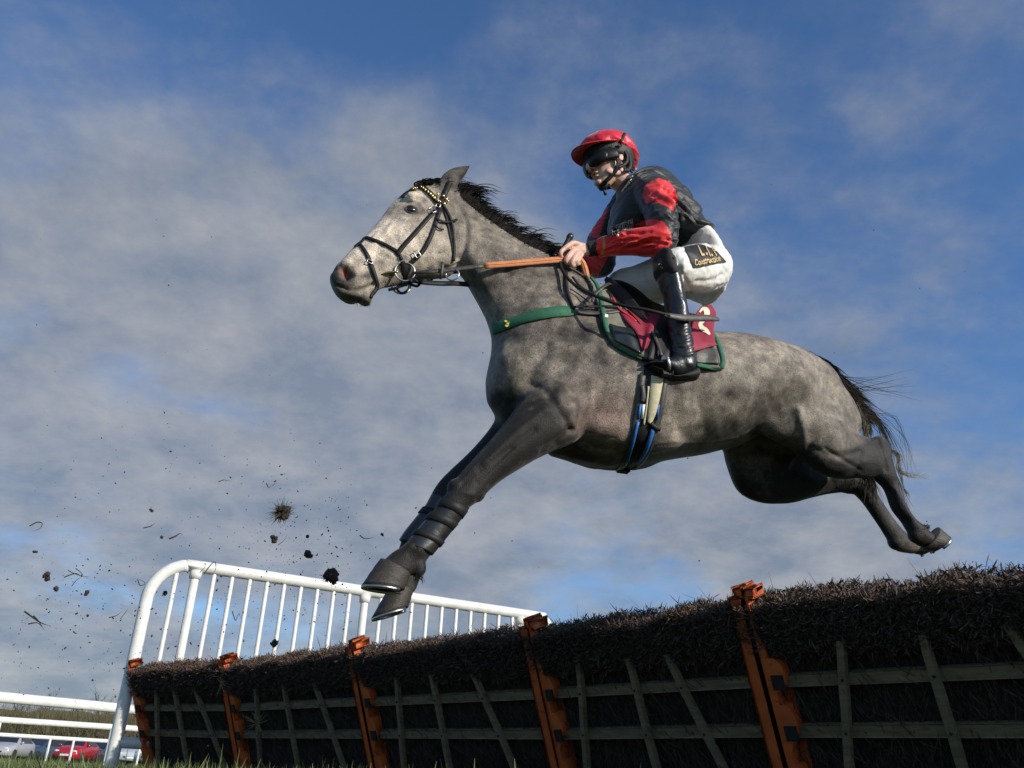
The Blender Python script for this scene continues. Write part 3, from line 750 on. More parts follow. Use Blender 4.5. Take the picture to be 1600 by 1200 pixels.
# near hind leg
leg(.13, .12, [(1240, 585, 1190, 680, .09), (1278, 594, 1236, 705, .105), (1314, 636, 1270, 738, .100), (1330, 664, 1298, 749, .082), (1345, 685, 1325, 751, .060)])
loft(bm, [(1335, 680, 1335, 748, .06, .13), (1358, 684, 1358, 748, .05, .13), (1383, 694, 1370, 747, .045, .13)], 4, 16)
ellipsoid(bm, U(1431, 836, .12), (HEAD, NL, Vector((0, 0, 1))), (.037, .035, .038), 14)
ellipsoid(bm, U(1399, 846, -.13), (HEAD, NL, Vector((0, 0, 1))), (.038, .036, .039), 14)
ellipsoid(bm, U(1352, 765, -.145), (HEAD, NL, Vector((0, 0, 1))), (.055, .045, .060), 14)
ellipsoid(bm, U(1376, 694, .13), (HEAD, NL, Vector((0, 0, 1))), (.030, .030, .036), 12)
loft(bm, [(1386, 690, 1353, 700, .034, .13), (1391, 706, 1354, 722, .044, .13), (1399, 735, 1364, 748, .042, .125), (1404, 757, 1379, 764, .034, .12), (1414, 785, 1391, 795, .031, .12), (1427, 806, 1407, 817, .034, .12), (1444, 820, 1420, 838, .038, .12),
          (1452, 829, 1434, 855, .036, .12)], 4, 16, (.9, .5))
tube(bm, [U(1440, 838, .12), U(1452, 846, .12), U(1460, 848, .12)], [.040, .038, .036], 4, 14)
# far hind leg
loft(bm, [(1235, 600, 1130, 690, .14, -.10), (1258, 630, 1130, 718, .14, -.14), (1270, 660, 1150, 768, .125, -.16), (1285, 690, 1185, 786, .11, -.165), (1302, 710, 1232, 787, .09, -.165), (1322, 722, 1272, 778, .072, -.16),
          (1345, 735, 1310, 770, .055, -.15), (1358, 745, 1336, 774, .048, -.145), (1366, 762, 1345, 785, .043, -.14), (1380, 785, 1358, 802, .034, -.13), (1395, 806, 1373, 824, .031, -.13), (1410, 826, 1386, 845, .035, -.13),
          (1424, 838, 1400, 860, .037, -.13), (1440, 848, 1425, 865, .033, -.13)], 4, 18, (.3, .5))
# buttock mass, shoulder, breast, forearm muscle, tail dock
for (px, py, lt, ang, rx, ry, rz) in ((1248, 640, .10, .6, .26, .10, .17), (870, 560, .115, 1.0, .26, .10, .17), (905, 640, .13, .2, .17, .09, .15), (800, 600, .085, 1.3, .16, .09, .09),
                                      (860, 660, .14, -.6, .15, .09, .11), (1050, 620, .18, 0, .34, .11, .19), (1180, 610, .17, .2, .25, .10, .17), (1215, 605, .12, .3, .26, .10, .15), (960, 690, .12, 0, .26, .10, .08)):
    for s in (1, -1):
        if px in (860,) and s < 0: continue
        c = U(px, py, 0) + NL * lt * s; ax = HEAD * -math.cos(ang) - Vector((0, 0, 1)) * math.sin(ang); az = ax.cross(NL)
        ellipsoid(bm, c, (ax, NL, az), (rx, ry, rz), 18)
tube(bm, [U(1220, 562, 0), U(1250, 560, 0), U(1282, 588, 0)], [.05, .042, .03], 4, 12)
hm = remesh(bm, 0.0072, 3, .5)
V = get_v(hm); X, Y = pcoords(V)
sg = lambda t: 1 / (1 + np.exp(-t))
mk = sg((X - 745) / 12) * sg((1335 - X) / 12) * sg((715 - Y - .0 * X) / 12) * (1 - np.exp(-(dseg(X, Y, [(840, 660), (780, 710), (720, 760)]) / 30) ** 2) * .8)
lap(hm, 34, mk, .6)
print('horse verts', len(hm.vertices))
ST = [  # (polyline, width px, amplitude m; minus cuts in)
    ([(752, 372), (790, 420), (805, 470)], 9, -.004), ([(700, 350), (716, 400), (740, 450), (760, 500)], 6, -.009), ([(724, 372), (745, 420), (768, 470)], 9, .006),
    ([(716, 318), (728, 345), (726, 385), (715, 410)], 5, -.012), ([(905, 470), (868, 520), (832, 580), (800, 628)], 9, -.009), ([(930, 520), (890, 590), (862, 640)], 12, .007),
    ([(830, 600), (852, 612), (872, 640), (893, 672)], 6, -.010), ([(893, 672), (870, 690), (848, 703)], 5, -.012), ([(850, 640), (800, 680), (760, 722)], 7, .007), ([(835, 672), (790, 705), (750, 735)], 5, -.006),
    ([(880, 690), (930, 700), (970, 690)], 9, .006), ([(945, 600), (925, 640), (905, 672)], 10, -.006), ([(1236, 690), (1240, 650), (1228, 600), (1212, 560)], 13, -.002), ([(1250, 720), (1256, 680), (1246, 640)], 6, .012),
    ([(1000, 668), (1080, 660), (1150, 668)], 10, .004), ([(1150, 560), (1190, 600), (1215, 650)], 9, -.004), ([(1270, 580), (1310, 630), (1330, 690)], 10, -.006), ([(1295, 570), (1340, 630), (1352, 680)], 8, .005),
    ([(1180, 545), (1230, 560), (1260, 600)], 12, .006), ([(1265, 700), (1310, 712), (1345, 705)], 6, -.007), ([(1290, 730), (1320, 735), (1350, 722)], 6, .005),
    ([(1372, 690), (1380, 712), (1385, 735)], 4, -.006), ([(1392, 700), (1400, 745)], 4, .004), ([(1388, 765), (1412, 815)], 3.0, -.009), ([(1399, 765), (1425, 810)], 3.0, .006), ([(1362, 775), (1388, 822)], 3, -.008),
    ([(985, 700), (1040, 690), (1100, 692), (1150, 684)], 2.6, .004), ([(900, 700), (930, 716), (960, 722)], 2.6, -.004), ([(905, 688), (935, 700), (962, 702)], 2.4, -.004), ([(915, 676), (940, 684), (962, 684)], 2.4, -.003),
    ([(1060, 560), (1050, 620), (1062, 680)], 7, -.003), ([(1100, 565), (1092, 620), (1102, 680)], 7, -.003), ([(1140, 570), (1134, 620), (1142, 670)], 7, -.003), ([(1080, 560), (1071, 620), (1082, 680)], 7, .0025), ([(1120, 565), (1113, 620), (1122, 680)], 7, .0025),
    ([(770, 690), (735, 735), (715, 758)], 3, .004), ([(800, 700), (765, 735), (745, 755)], 3, -.005), ([(1290, 700), (1320, 720), (1345, 735)], 3, -.005), ([(760, 400), (800, 430), (850, 460)], 5, -.004), ([(750, 380), (800, 405), (850, 430)], 5, .004),
    ([(600, 395), (622, 404), (640, 402)], 2.4, .0035), ([(612, 372), (624, 392), (622, 410)], 2.4, .003), ([(650, 360), (672, 372), (690, 372)], 2.6, .003),
    # head
    ([(612, 352), (590, 378), (570, 398)], 4.5, .005), ([(600, 380), (582, 402)], 7, -.005), ([(650, 372), (664, 400), (668, 424)], 6, -.004), ([(620, 330), (605, 350), (588, 372)], 4, -.003),
    ([(640, 312), (656, 318), (664, 330)], 3.5, .007), ([(628, 340), (642, 345), (657, 342)], 3, .004), ([(664, 300), (675, 312), (680, 325)], 6, -.006),
    ([(526, 446), (545, 452), (565, 450), (583, 443)], 2.2, -.012), ([(538, 459), (556, 462), (575, 458)], 4, .004), ([(528, 418), (541, 410), (552, 416), (557, 430), (550, 442), (538, 443)], 3.0, .006),
    ([(538, 424), (543, 432)], 5.5, -.034), ([(541, 421), (548, 430)], 4.5, -.012), ([(590, 452), (600, 444)], 4, -.005), ([(560, 400), (580, 420), (592, 436)], 6, .003),
    ([(643, 329)], 0, 0),
    # forelegs
    ([(700, 775), (716, 768), (738, 772)], 5, .004), ([(655, 848), (640, 866)], 4, -.005), ([(668, 862), (672, 885)], 4, -.006), ([(640, 852), (655, 858)], 5, .004)]
ST = [s for s in ST if s[1] > 0]
sculpt(hm, ST)
# eye socket
V = get_v(hm); Nn = get_n(hm); X, Y = pcoords(V); e = np.hypot((X - 643), (Y - 329) * 1.3)
set_v(hm, V + Nn * (-.006 * np.exp(-(e / 6) ** 2) + .004 * np.exp(-((e - 10) / 3) ** 2))[:, None])
# soft muscle and skin irregularity
V = get_v(hm); Nn = get_n(hm)
am = np.array([noise.noise(Vector(v) * 5.5) * .0045 + noise.noise(Vector((v[0] * 16, v[1] * 16, v[2] * 9))) * .0016 for v in V]); set_v(hm, V + Nn * am[:, None])
# coat pigment, plus painted shade on belly and inner thighs, highlights on rump
V = get_v(hm); X, Y = pcoords(V); g = .50 + .17 * fbm(V, 5, 1.0) + .17 * fbm(V, 16, 4.0, (.8, .8, 1.3)) + .12 * fbm(V, 48, 7.0)
def blob(px, py, rx, ry, amt, rot=0.0):
    c, s = math.cos(rot), math.sin(rot); dx = (X - px) * c + (Y - py) * s; dy = -(X - px) * s + (Y - py) * c
    g[:] += amt * np.exp(-(dx / rx) ** 2 - (dy / ry) ** 2)
def line(pl, w, amt): g[:] += amt * np.exp(-(dseg(X, Y, pl) / w) ** 2)
blob(600, 370, 66, 54, 1.1); blob(560, 400, 40, 30, .25); blob(650, 305, 32, 18, .60); blob(690, 395, 42, 42, .30); blob(540, 432, 26, 24, -.20); blob(548, 464, 32, 14, -.18); blob(524, 430, 9, 16, -.45)
blob(570, 455, 12, 8, .25); blob(643, 329, 16, 12, -.45); blob(690, 400, 40, 40, -.02); blob(700, 268, 22, 20, -.35)
line([(735, 262), (722, 275)], 7, -.4); blob(640, 435, 40, 10, -.2)
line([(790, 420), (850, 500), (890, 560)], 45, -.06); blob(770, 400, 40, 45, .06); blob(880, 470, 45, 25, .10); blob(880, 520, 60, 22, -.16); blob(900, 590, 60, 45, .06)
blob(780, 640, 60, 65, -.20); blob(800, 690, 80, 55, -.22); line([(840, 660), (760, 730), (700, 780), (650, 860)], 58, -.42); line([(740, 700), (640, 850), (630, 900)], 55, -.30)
blob(890, 660, 30, 45, -.22); blob(920, 720, 60, 18, -.20); line([(900, 720), (960, 738), (1060, 722), (1110, 712)], 12, -.25)  # last stroke paints shade into the coat along the belly underside
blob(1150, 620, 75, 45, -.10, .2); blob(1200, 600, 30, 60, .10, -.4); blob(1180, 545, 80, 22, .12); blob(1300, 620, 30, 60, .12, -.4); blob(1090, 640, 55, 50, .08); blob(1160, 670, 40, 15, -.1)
blob(1235, 655, 15, 45, -.10, -.4); blob(1270, 590, 12, 45, -.12, -.6); line([(1215, 545), (1235, 620)], 6, .1); line([(1180, 540), (1225, 640), (1230, 680)], 7, .06)  # last two strokes paint highlight streaks down the rump
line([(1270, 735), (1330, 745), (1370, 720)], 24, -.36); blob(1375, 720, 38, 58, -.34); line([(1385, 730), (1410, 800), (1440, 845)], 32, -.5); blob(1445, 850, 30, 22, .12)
line([(1180, 740), (1280, 760), (1350, 770), (1400, 850)], 60, -.42); line([(1140, 740), (1200, 770)], 40, -.2)  # dark legs; inner thigh painted darker still as shade
for v in ((555, 372), (585, 352), (592, 410), (610, 335), (622, 372), (575, 430), (660, 312), (605, 392), (628, 400)): blob(v[0], v[1], 9, 7, -.55)
for k in range(260):
    q = random.Random(k); blob(q.uniform(730, 1340), q.uniform(420, 735), q.uniform(5, 13), q.uniform(5, 11), q.choice((-.13, .14, .09, -.10)))
for k in range(60):
    q = random.Random(900 + k); blob(q.uniform(545, 690), q.uniform(310, 440), q.uniform(2.5, 6), q.uniform(2.5, 5), q.choice((-.30, .14, -.2)))
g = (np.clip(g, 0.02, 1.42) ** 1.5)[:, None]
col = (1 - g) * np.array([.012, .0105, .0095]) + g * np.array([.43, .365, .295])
pk = np.exp(-((X - 950) / 42) ** 2 - ((Y - 655) / 48) ** 2)[:, None] * .55
col = col * (1 - pk) + pk * np.array([.30, .185, .155])
ins = np.exp(-(np.hypot(X - 544, (Y - 430)) / 7) ** 2)[:, None]; col = col * (1 - ins) + ins * np.array([.03, .018, .016])
ins = np.exp(-(dseg(X, Y, [(534, 421), (541, 431)]) / 3.2) ** 2)[:, None]; col = col * (1 - ins) + ins * np.array([.50, .16, .13])
ins = np.exp(-(dseg(X, Y, [(527, 446), (545, 452), (565, 450), (582, 443)]) / 1.8) ** 2)[:, None] * .8; col = col * (1 - ins) + ins * np.array([.04, .03, .028])
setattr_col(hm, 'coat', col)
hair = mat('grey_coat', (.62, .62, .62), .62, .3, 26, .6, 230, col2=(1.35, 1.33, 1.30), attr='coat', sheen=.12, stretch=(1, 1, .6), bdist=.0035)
nt = hair.node_tree; bs = nt.nodes['Principled BSDF']; bs.inputs['Specular IOR Level'].default_value = .28
n5 = nt.nodes.new('ShaderNodeTexNoise'); n5.inputs['Scale'].default_value = 420; n5.inputs['Detail'].default_value = 3
mp5 = nt.nodes.new('ShaderNodeMapping'); mp5.inputs[3].default_value = (.35, 1, 1); mp5.inputs[2].default_value = (0, .5, 0)
nt.links.new([x for x in nt.nodes if x.type == 'TEX_COORD'][0].outputs['Object'], mp5.inputs[0]); nt.links.new(mp5.outputs[0], n5.inputs['Vector'])
src = bs.inputs['Base Color'].links[0].from_socket; mm = nt.nodes.new('ShaderNodeMixRGB'); mm.blend_type = 'MULTIPLY'; mm.inputs[0].default_value = 1
rr = nt.nodes.new('ShaderNodeMapRange'); rr.inputs[1].default_value = .3; rr.inputs[2].default_value = .7; rr.inputs[3].default_value = .5; rr.inputs[4].default_value = 1.45
nt.links.new(n5.outputs['Fac'], rr.inputs[0]); nt.links.new(src, mm.inputs[1]); nt.links.new(rr.outputs[0], mm.inputs[2]); 
n6 = nt.nodes.new('ShaderNodeTexNoise'); n6.inputs['Scale'].default_value = 95; n6.inputs['Detail'].default_value = 2
nt.links.new([x for x in nt.nodes if x.type == 'TEX_COORD'][0].outputs['Object'], n6.inputs['Vector'])
r6 = nt.nodes.new('ShaderNodeMapRange'); r6.inputs[1].default_value = .66; r6.inputs[2].default_value = .71; r6.inputs[3].default_value = 1; r6.inputs[4].default_value = .38; nt.links.new(n6.outputs['Fac'], r6.inputs[0])
m6 = nt.nodes.new('ShaderNodeMixRGB'); m6.blend_type = 'MULTIPLY'; m6.inputs[0].default_value = 1; nt.links.new(mm.outputs[0], m6.inputs[1]); nt.links.new(r6.outputs[0], m6.inputs[2]); nt.links.new(m6.outputs[0], bs.inputs['Base Color'])
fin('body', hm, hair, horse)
HB = bvh(hm)
# eyes
eye_m = mat('dark_eye', (.012, .008, .006), .06, .2, 20, 0, coat=1)
for s in (1, -1):
    h, n = hit(HB, 643, 329); c = h - n * .0050
    if s < 0: c = mir(c); n = mirn(n)
    bm = bmesh.new(); ellipsoid(bm, c, (HEAD, NL, Vector((0, 0, 1))), (.024, .021, .0195), 20); e = fin('eye', bm, eye_m, horse)
    bm = bmesh.new()
    for sg in (1, -1):
        P = []; Ns = []
        for k in range(11):
            a = math.pi * (k / 10); x = math.cos(a) * .0255; z = math.sin(a) * (.0185 if sg > 0 else .0165) * sg
            q = c + n * (.0135 * (1 - (x / .034) ** 2)) + HEAD * x + Vector((0, 0, 1)) * z; P.append(q); Ns.append(n)
        tube(bm, P, [.0035] * 11, 2, 8)
    fin('eyelid', bm, mat('eyelid_skin', (.05, .045, .04), .5, .3, 60, .3, 160), e)
# hooves and shoes
horn = mat('hoof_horn', (.022, .018, .015), .55, .4, 30, .7, 90, col2=(.055, .042, .032), stretch=(1, 1, 4))
sole_m = mat('hoof_sole', (.022, .02, .017), .85, .4, 30, .8, 50)
def hoof(A, B, T, Hh, lat, w):
    """A,B: front and back of the coronet; T: toe; Hh: heel, all picture points"""
    a, b, t, h = (U(*A, lat), U(*B, lat), U(*T, lat), U(*Hh, lat)); bm = bmesh.new(); rg = []
    for k in range(8):
        q = k / 7; f = a.lerp(t, q); r = b.lerp(h, q); c = (f + r) / 2; u = (f - r) / 2; ww = w * (.84 + .16 * q)
        ring = []
        for j in range(24):
            th = 2 * math.pi * j / 24; x = math.cos(th); y = math.sin(th); x2 = x if x > 0 else x * .82
            bul = 1.0 + (.02 if k in (2, 4) else 0)
            ring.append(c + u * x2 * bul + NL * ww * bul * y * (1 - .12 * max(0, -x)))
        rg.append(ring)
    c = sum(rg[-1], Vector()) / 24; dn = (t - a).normalized() * .6 + (h - b).normalized() * .4
    rings_bm(bm, rg); ho = fin('hoof', bm, horn, horse)
    bm = bmesh.new(); P = []; n = 40
    last = rg[-1]; up = -((last[6] - c).cross(last[0] - c)).normalized()
    if up.dot(dn) < 0: up = -up
    vs = []
    for j in range(24):
        if 10 <= j <= 13: continue
        o = last[j] + up * .001; o2 = c + (o - c) * 1.02; i2 = c + (o - c) * .72
        vs.append([bm.verts.new(p) for p in (o2, o2 + up * .010, i2 + up * .010, i2)])
    order = vs[11:] + vs[:11] if False else vs
    seqs = [vs[0:10], vs[10:]]
    seq = vs[10:] + vs[:10]
    for i in range(len(seq) - 1):
        for j in range(4): bm.faces.new((seq[i][j], seq[i][(j + 1) % 4], seq[i + 1][(j + 1) % 4], seq[i + 1][j]))
    bm.faces.new(seq[0]); bm.faces.new(list(reversed(seq[-1]))); bmesh.ops.recalc_face_normals(bm, faces=bm.faces)
    fin('horseshoe', bm, steel, ho)
    bm = bmesh.new(); r2 = [c + (p - c) * .70 + up * .003 for p in last]; cc = c - up * .012
    v0 = [bm.verts.new(p) for p in [c + (p - c) * .97 + up * .0015 for p in last]]; v1 = [bm.verts.new(p) for p in r2]; vc = bm.verts.new(cc)
    for j in range(24): bm.faces.new((v0[j], v0[(j + 1) % 24], v1[(j + 1) % 24], v1[j])); bm.faces.new((v1[j], v1[(j + 1) % 24], vc))
    fin('sole', bm, sole_m, ho)
hoof((594, 873), (646, 900), (565, 914), (638, 923), .145, .053)
hoof((610, 914), (650, 922), (580, 966), (644, 947), -.06, .053)
hoof((1464, 824), (1440, 862), (1478, 838), (1459, 864), .12, .052)
hoof((1446, 842), (1424, 866), (1462, 852), (1440, 868), -.13, .048)
# mane, forelock, tail
mane_m = mat('dark_mane_hair', (.014, .013, .013), .9, .4, 60, 0, col2=(.034, .031, .030), spec=.08)
tail_mm = mat('tail_hair', (.050, .043, .036), .8, .4, 60, 0, col2=(.20, .17, .13), spec=.15)
pale_m = mat('pale_tail_hair', (.26, .215, .155), .55, .4, 60, 0)
r = random.Random(4); it = []
crest = catmull([(690, 286), (715, 300), (740, 321), (778, 348), (820, 377), (850, 392), (878, 408)], 12)
Zv = Vector((0, 0, 1)); BK = -HEAD
for k in range(1150):
    i = r.uniform(0, len(crest) - 1.01); a = crest[int(i)]; b = crest[int(i) + 1]; f = i % 1; px = a[0] + (b[0] - a[0]) * f; py = a[1] + (b[1] - a[1]) * f; q = i / len(crest)
    p = U(px, py + 3, r.gauss(0, .010)); clump = noise.noise(Vector((px * .07, 3, 0))); c2 = noise.noise(Vector((px * .2, 8, 0)))
    ln = (.066 + .050 * clump + .085 * max(0, c2)) * r.uniform(.6, 1.15) * (1.25 if .15 < q < .28 else 1.0) * (1 - .35 * (q > .93))
    up = .75 + .45 * clump + r.gauss(0, .18); bk = .75 - .25 * clump + r.gauss(0, .2)
    if .03 < q < .12: up, bk = .30 + r.gauss(0, .1), 1.2
    d = (Zv * up + BK * bk + NL * (r.gauss(0, .15) + .05)).normalized(); e = (BK * 1.0 - Zv * (.25 + .5 * r.random())).normalized()
    it.append(([p, p + d * ln * .5, p + d * ln * .8 + e * ln * .25, p + d * ln * .9 + e * ln * .55], r.uniform(.0025, .0055)))
for k in range(1300):
    i = r.uniform(0, len(crest) - 1.01); a = crest[int(i)]; b = crest[int(i) + 1]; f = i % 1; p = U(a[0] + (b[0] - a[0]) * f, a[1] + (b[1] - a[1]) * f + 5, r.gauss(.012, .016)); ln = r.uniform(.03, .06)
    d = (Zv * r.uniform(.4, 1) + BK * r.uniform(.2, 1.4) + NL * r.gauss(0, .3)).normalized(); it.append(([p, p + d * ln * .5, p + d * ln], r.uniform(.0025, .0045)))
strands('mane', it, mane_m, horse)
it = []
for k in range(420):
    px = r.uniform(646, 700); py = 288 - 6 * math.sin(max(0, (px - 640)) / 60 * math.pi * .9) + r.uniform(0, 6); p = U(px, py, r.gauss(0, .025)); ln = r.uniform(.03, .06)
    d = (HEAD * r.uniform(-.9, -.2) + Zv * r.uniform(-.05, .22) + NL * r.gauss(0, .2)).normalized()
    it.append(([p, p + d * ln * .5 + Zv * .004, p + d * ln - Zv * .010], .006))
for k in range(60):
    p = U(r.uniform(700, 722), r.uniform(288, 296), r.gauss(0, .02)); ln = r.uniform(.07, .13); d = (BK + Zv * r.uniform(.0, .35)).normalized()
    it.append(([p, p + d * ln * .5 + Zv * .01, p + d * ln - Zv * .01], .003))
strands('forelock', it, mane_m, horse)
it = []
def hair_run(n, A, B, ctrl, spread, w, lat=.03, jit=6):
    for k in range(n):
        t = r.random(); px = A[0] + (B[0] - A[0]) * t; py = A[1] + (B[1] - A[1]) * t; o = r.gauss(0, lat); pts = [U(px + r.gauss(0, 2), py + r.gauss(0, 2), o)]; L_ = r.uniform(.55, 1.0); s1, s2 = r.gauss(0, spread), r.gauss(0, spread)
        for j, (dx, dy) in enumerate(ctrl): pts.append(U(px + (dx + s1 * (j + 1) / len(ctrl)) * L_, py + (dy + s2 * (j + 1) / len(ctrl)) * L_, o + r.gauss(0, .015) * (j + 1)))
        it.append((pts, w * r.uniform(.6, 1.2)))
hair_run(420, (1240, 544), (1285, 566), [(20, 8), (38, 26)], 5, .004)
hair_run(60, (1276, 560), (1322, 602), [(18, 14), (38, 32), (54, 46)], 6, .005)
hair_run(20, (1306, 590), (1338, 632), [(12, 14), (26, 26), (40, 36)], 6, .004)
hair_run(16, (1300, 580), (1340, 610), [(40, 8), (80, 12), (120, 16)], 16, .0022)
strands('tail', it, mane_m, horse)
it = []
hair_run(330, (1276, 560), (1322, 602), [(16, 12), (32, 30), (44, 44)], 6, .004)
hair_run(330, (1306, 590), (1338, 632), [(10, 14), (22, 28), (34, 38)], 6, .0038)
hair_run(90, (1335, 620), (1352, 650), [(30, 20), (52, 60), (60, 100)], 9, .002)
hair_run(110, (1346, 735), (1366, 748), [(2, 14), (4, 30), (4, 46)], 7, .003, -.06)
for k in range(11):
    c0 = (1350 + r.uniform(-8, 8), 640 + r.uniform(-10, 10)); j = [r.gauss(0, 5) for _ in range(8)]
    it.append(([U(c0[0], c0[1], -.05), U(1395 + j[0], 655 + j[1], -.05), U(1418 + j[2], 700 + j[3], -.06), U(1424 + j[4], 745 + j[5], -.06)], .0013))
o = strands('tail_end', it, tail_mm, horse); it = []
for k in range(14):
    j = [r.gauss(0, 2.2) for _ in range(8)]
    it.append(([U(1385, 700, -.08), U(1404 + j[0], 712 + j[1], -.08), U(1404 + j[2], 735 + j[3], -.08), U(1425 + j[4], 743 + j[5], -.08), U(1452 + r.uniform(-8, 6), 742 + j[6] * 2, -.08)], .003))
    if k < 9: it.append(([U(1404 + j[0], 730 + j[1], -.08), U(1412, 762, -.08), U(1418 + j[2], 772 + j[3], -.08), U(1408 + j[3] * 3, 760 + 8 * j[2], -.08)], .0025))
    if k < 6: it.append(([U(1400, 740, -.08), U(1412 + j[0], 775 + j[1], -.08), U(1420 + 2 * j[0], 796 + j[3], -.08)], .003))
hair_run(520, (1338, 628), (1350, 655), [(6, 12), (9, 24), (8, 38)], 5, .004, .03)
strands('tail_wisp', it, pale_m, horse)
it = []
for k in range(60):   # feather at the fetlocks
    p = U(r.uniform(646, 660), r.uniform(893, 905), .145 + r.gauss(0, .02)); d = (BK * r.uniform(.0, .8) - Zv * r.uniform(.6, 1.2)).normalized(); ln = r.uniform(.012, .03); it.append(([p, p + d * ln * .5, p + d * ln + HEAD * .005], .002))
strands('fetlock_hair', it, mane_m, horse); it = []
for k in range(70):
    p = U(r.uniform(1440, 1450), r.uniform(820, 828), .12 + r.gauss(0, .02)); d = (BK + Zv * r.uniform(-.1, .7)).normalized(); ln = r.uniform(.010, .024); it.append(([p, p + d * ln * .5, p + d * ln], .002))
strands('fetlock_hair', it, mane_m, horse); it = []
for k in range(26):   # whiskers
    p = U(r.uniform(555, 580), r.uniform(470, 475), r.gauss(0, .015)); d = (HEAD * r.uniform(-.6, .4) - Zv).normalized(); ln = r.uniform(.015, .035); it.append(([p, p + d * ln], .0012))
strands('whiskers', it, mane_m, horse)
# jaw shadow hair left to the renderer; tendon boots on both forelegs
def legboot(lat, secs, bands, label):
    secs = [(cx_ + (s[0] - cx_) * .93, cy_ + (s[1] - cy_) * .93, cx_ + (s[2] - cx_) * .93, cy_ + (s[3] - cy_) * .93, s[4] * .94) for s in secs for cx_, cy_ in [((s[0] + s[2]) / 2, (s[1] + s[3]) / 2)]]
    t = thing('tendon_boot', label, 'leg boot', U(secs[0][0], secs[0][1], lat), 'tendon boots on the front legs')
    bm = bmesh.new(); loft(bm, [(*s, lat) for s in secs], 6, 26, (.1, .1)); bmesh.ops.recalc_face_normals(bm, faces=bm.faces); fin('shell', bm, boot_leg_m, t)
    for bnd in bands:
        bm = bmesh.new(); loft(bm, [(*s, lat) for s in bnd], 4, 26, (.1, .1)); fin('strap', bm, leather, t)
boot_leg_m = mat('neoprene_boot', (.018, .017, .016), .33, .3, 30, .3, 60, coat=.3)
legboot(.145, [(694, 774, 735, 795, .046), (684, 788, 726, 808, .045), (668, 806, 712, 826, .041), (652, 825, 696, 846, .039), (637, 843, 683, 862, .042), (630, 850, 678, 868, .043)],
        [[(688, 779, 731, 800, .0485), (681, 790, 723, 811, .0475)], [(671, 800, 716, 820, .0445), (663, 810, 707, 830, .0435)], [(649, 827, 695, 848, .0415), (643, 834, 689, 855, .0425)]], 'shiny black tendon boot strapped on the near front leg of the horse')
legboot(-.06, [(672, 772, 716, 792, .046), (662, 790, 702, 812, .043), (646, 810, 686, 830, .040), (630, 830, 672, 850, .040), (622, 842, 668, 862, .042)],
        [[(660, 792, 702, 812, .046), (653, 800, 694, 820, .045)]], 'dark tendon boot on the far front leg, mostly hidden behind the near leg')
# ================================================================== TACK ON THE HORSE'S HEAD
def off_strap(parent, name, b, px, w, t=.004, off=.004, both=False, m=leather, sub=5):
    bm = bmesh.new(); strap(bm, b, px, w, t, off, both, sub); return fin(name, bm, m, parent)
bridle = thing('bridle', 'black leather bridle with crossed noseband and brass braided browband on the grey head', 'bridle', U(690, 330, 0))
off_strap(bridle, 'cheekpiece', HB, [(688, 326), (676, 362), (664, 388), (650, 404), (640, 412)], .019, both=False)
off_strap(bridle, 'cheekpiece', HB, [(688, 326), (676, 334), (660, 352), (642, 372), (626, 390), (621, 399)], .020)
off_strap(bridle, 'noseband', HB, [(549, 377), (556, 374), (566, 371), (580, 374), (600, 382), (618, 392), (624, 398), (627, 406)], .015)
off_strap(bridle, 'flash_strap', HB, [(557, 376), (566, 386), (574, 400), (580, 416), (586, 432), (590, 448), (589, 464)], [.012, .013, .018, .020, .018, .015, .014])
off_strap(bridle, 'headpiece', HB, [(704, 284), (698, 296), (692, 312), (688, 326)], .024)
off_strap(bridle, 'throat_latch', HB, [(690, 318), (697, 340), (702, 365), (706, 385), (708, 408)], .010)
off_strap(bridle, 'throat_latch', HB, [(690, 320), (698, 332), (706, 350), (709, 372), (708, 395), (707, 408)], .011, off=.009)
off_strap(bridle, 'keeper_strap', HB, [(682, 344), (690, 348), (702, 348), (714, 345)], .010, off=.010)
off_strap(bridle, 'keeper_strap', HB, [(679, 353), (685, 359), (692, 360)], .006, off=.008)
# far side and crossing pieces
bm = bmesh.new(); P, Nn = strap(bm, HB, [(552, 388), (549, 377)], .016)
bb = off_strap(bridle, 'browband', HB, [(626, 303), (632, 294), (646, 290), (660, 294), (674, 304), (688, 322)], .022)
# brass braid plates on the browband
D = catmull([(642, 290), (652, 290.5), (662, 295), (674, 304), (683, 313), (690, 318)], 6)
for i in range(0, len(D) - 1, 2):
    p, n = hit(HB, D[i][0], D[i][1], .010); p2, _ = hit(HB, D[i + 1][0], D[i + 1][1], .010); t = (p2 - p).normalized(); s = t.cross(n)
    bm = bmesh.new(); ellipsoid(bm, p + s * .003, ((t + s * .8).normalized(), n, (s - t * .8).normalized()), (.011, .005, .0048), 10); fin('brass_link', bm, brass, bb)
for (px, py) in ((684, 306), (692, 309), (697, 314), (684, 315), (693, 321), (699, 317)):
    p, n = hit(HB, px, py, .011); bm = bmesh.new(); ellipsoid(bm, p, (HEAD, n, Zv), (.007, .005, .007), 10); fin('rosette_stud', bm, brass, bb)
def buckle(px, py, a, parent, b=HB, w=.014, h=.010, m=steel, off=.012):
    p, n = hit(b, px, py, off); x = (HEAD * math.cos(a) + Zv * math.sin(a)); x = (x - n * x.dot(n)).normalized(); y = n.cross(x)
    bm = bmesh.new(); c = [p + x * w + y * h, p - x * w + y * h, p - x * w - y * h, p + x * w - y * h]
    for k in range(4): tube(bm, [c[k], (c[k] + c[(k + 1) % 4]) / 2, c[(k + 1) % 4]], .0022, 1, 6)
    fin('buckle', bm, m, parent)
buckle(675, 331, .8, bridle); buckle(651, 398, .9, bridle); buckle(577, 411, 0.2, bridle, w=.011, h=.007); buckle(685, 324, .2, bridle, w=.009, h=.008)
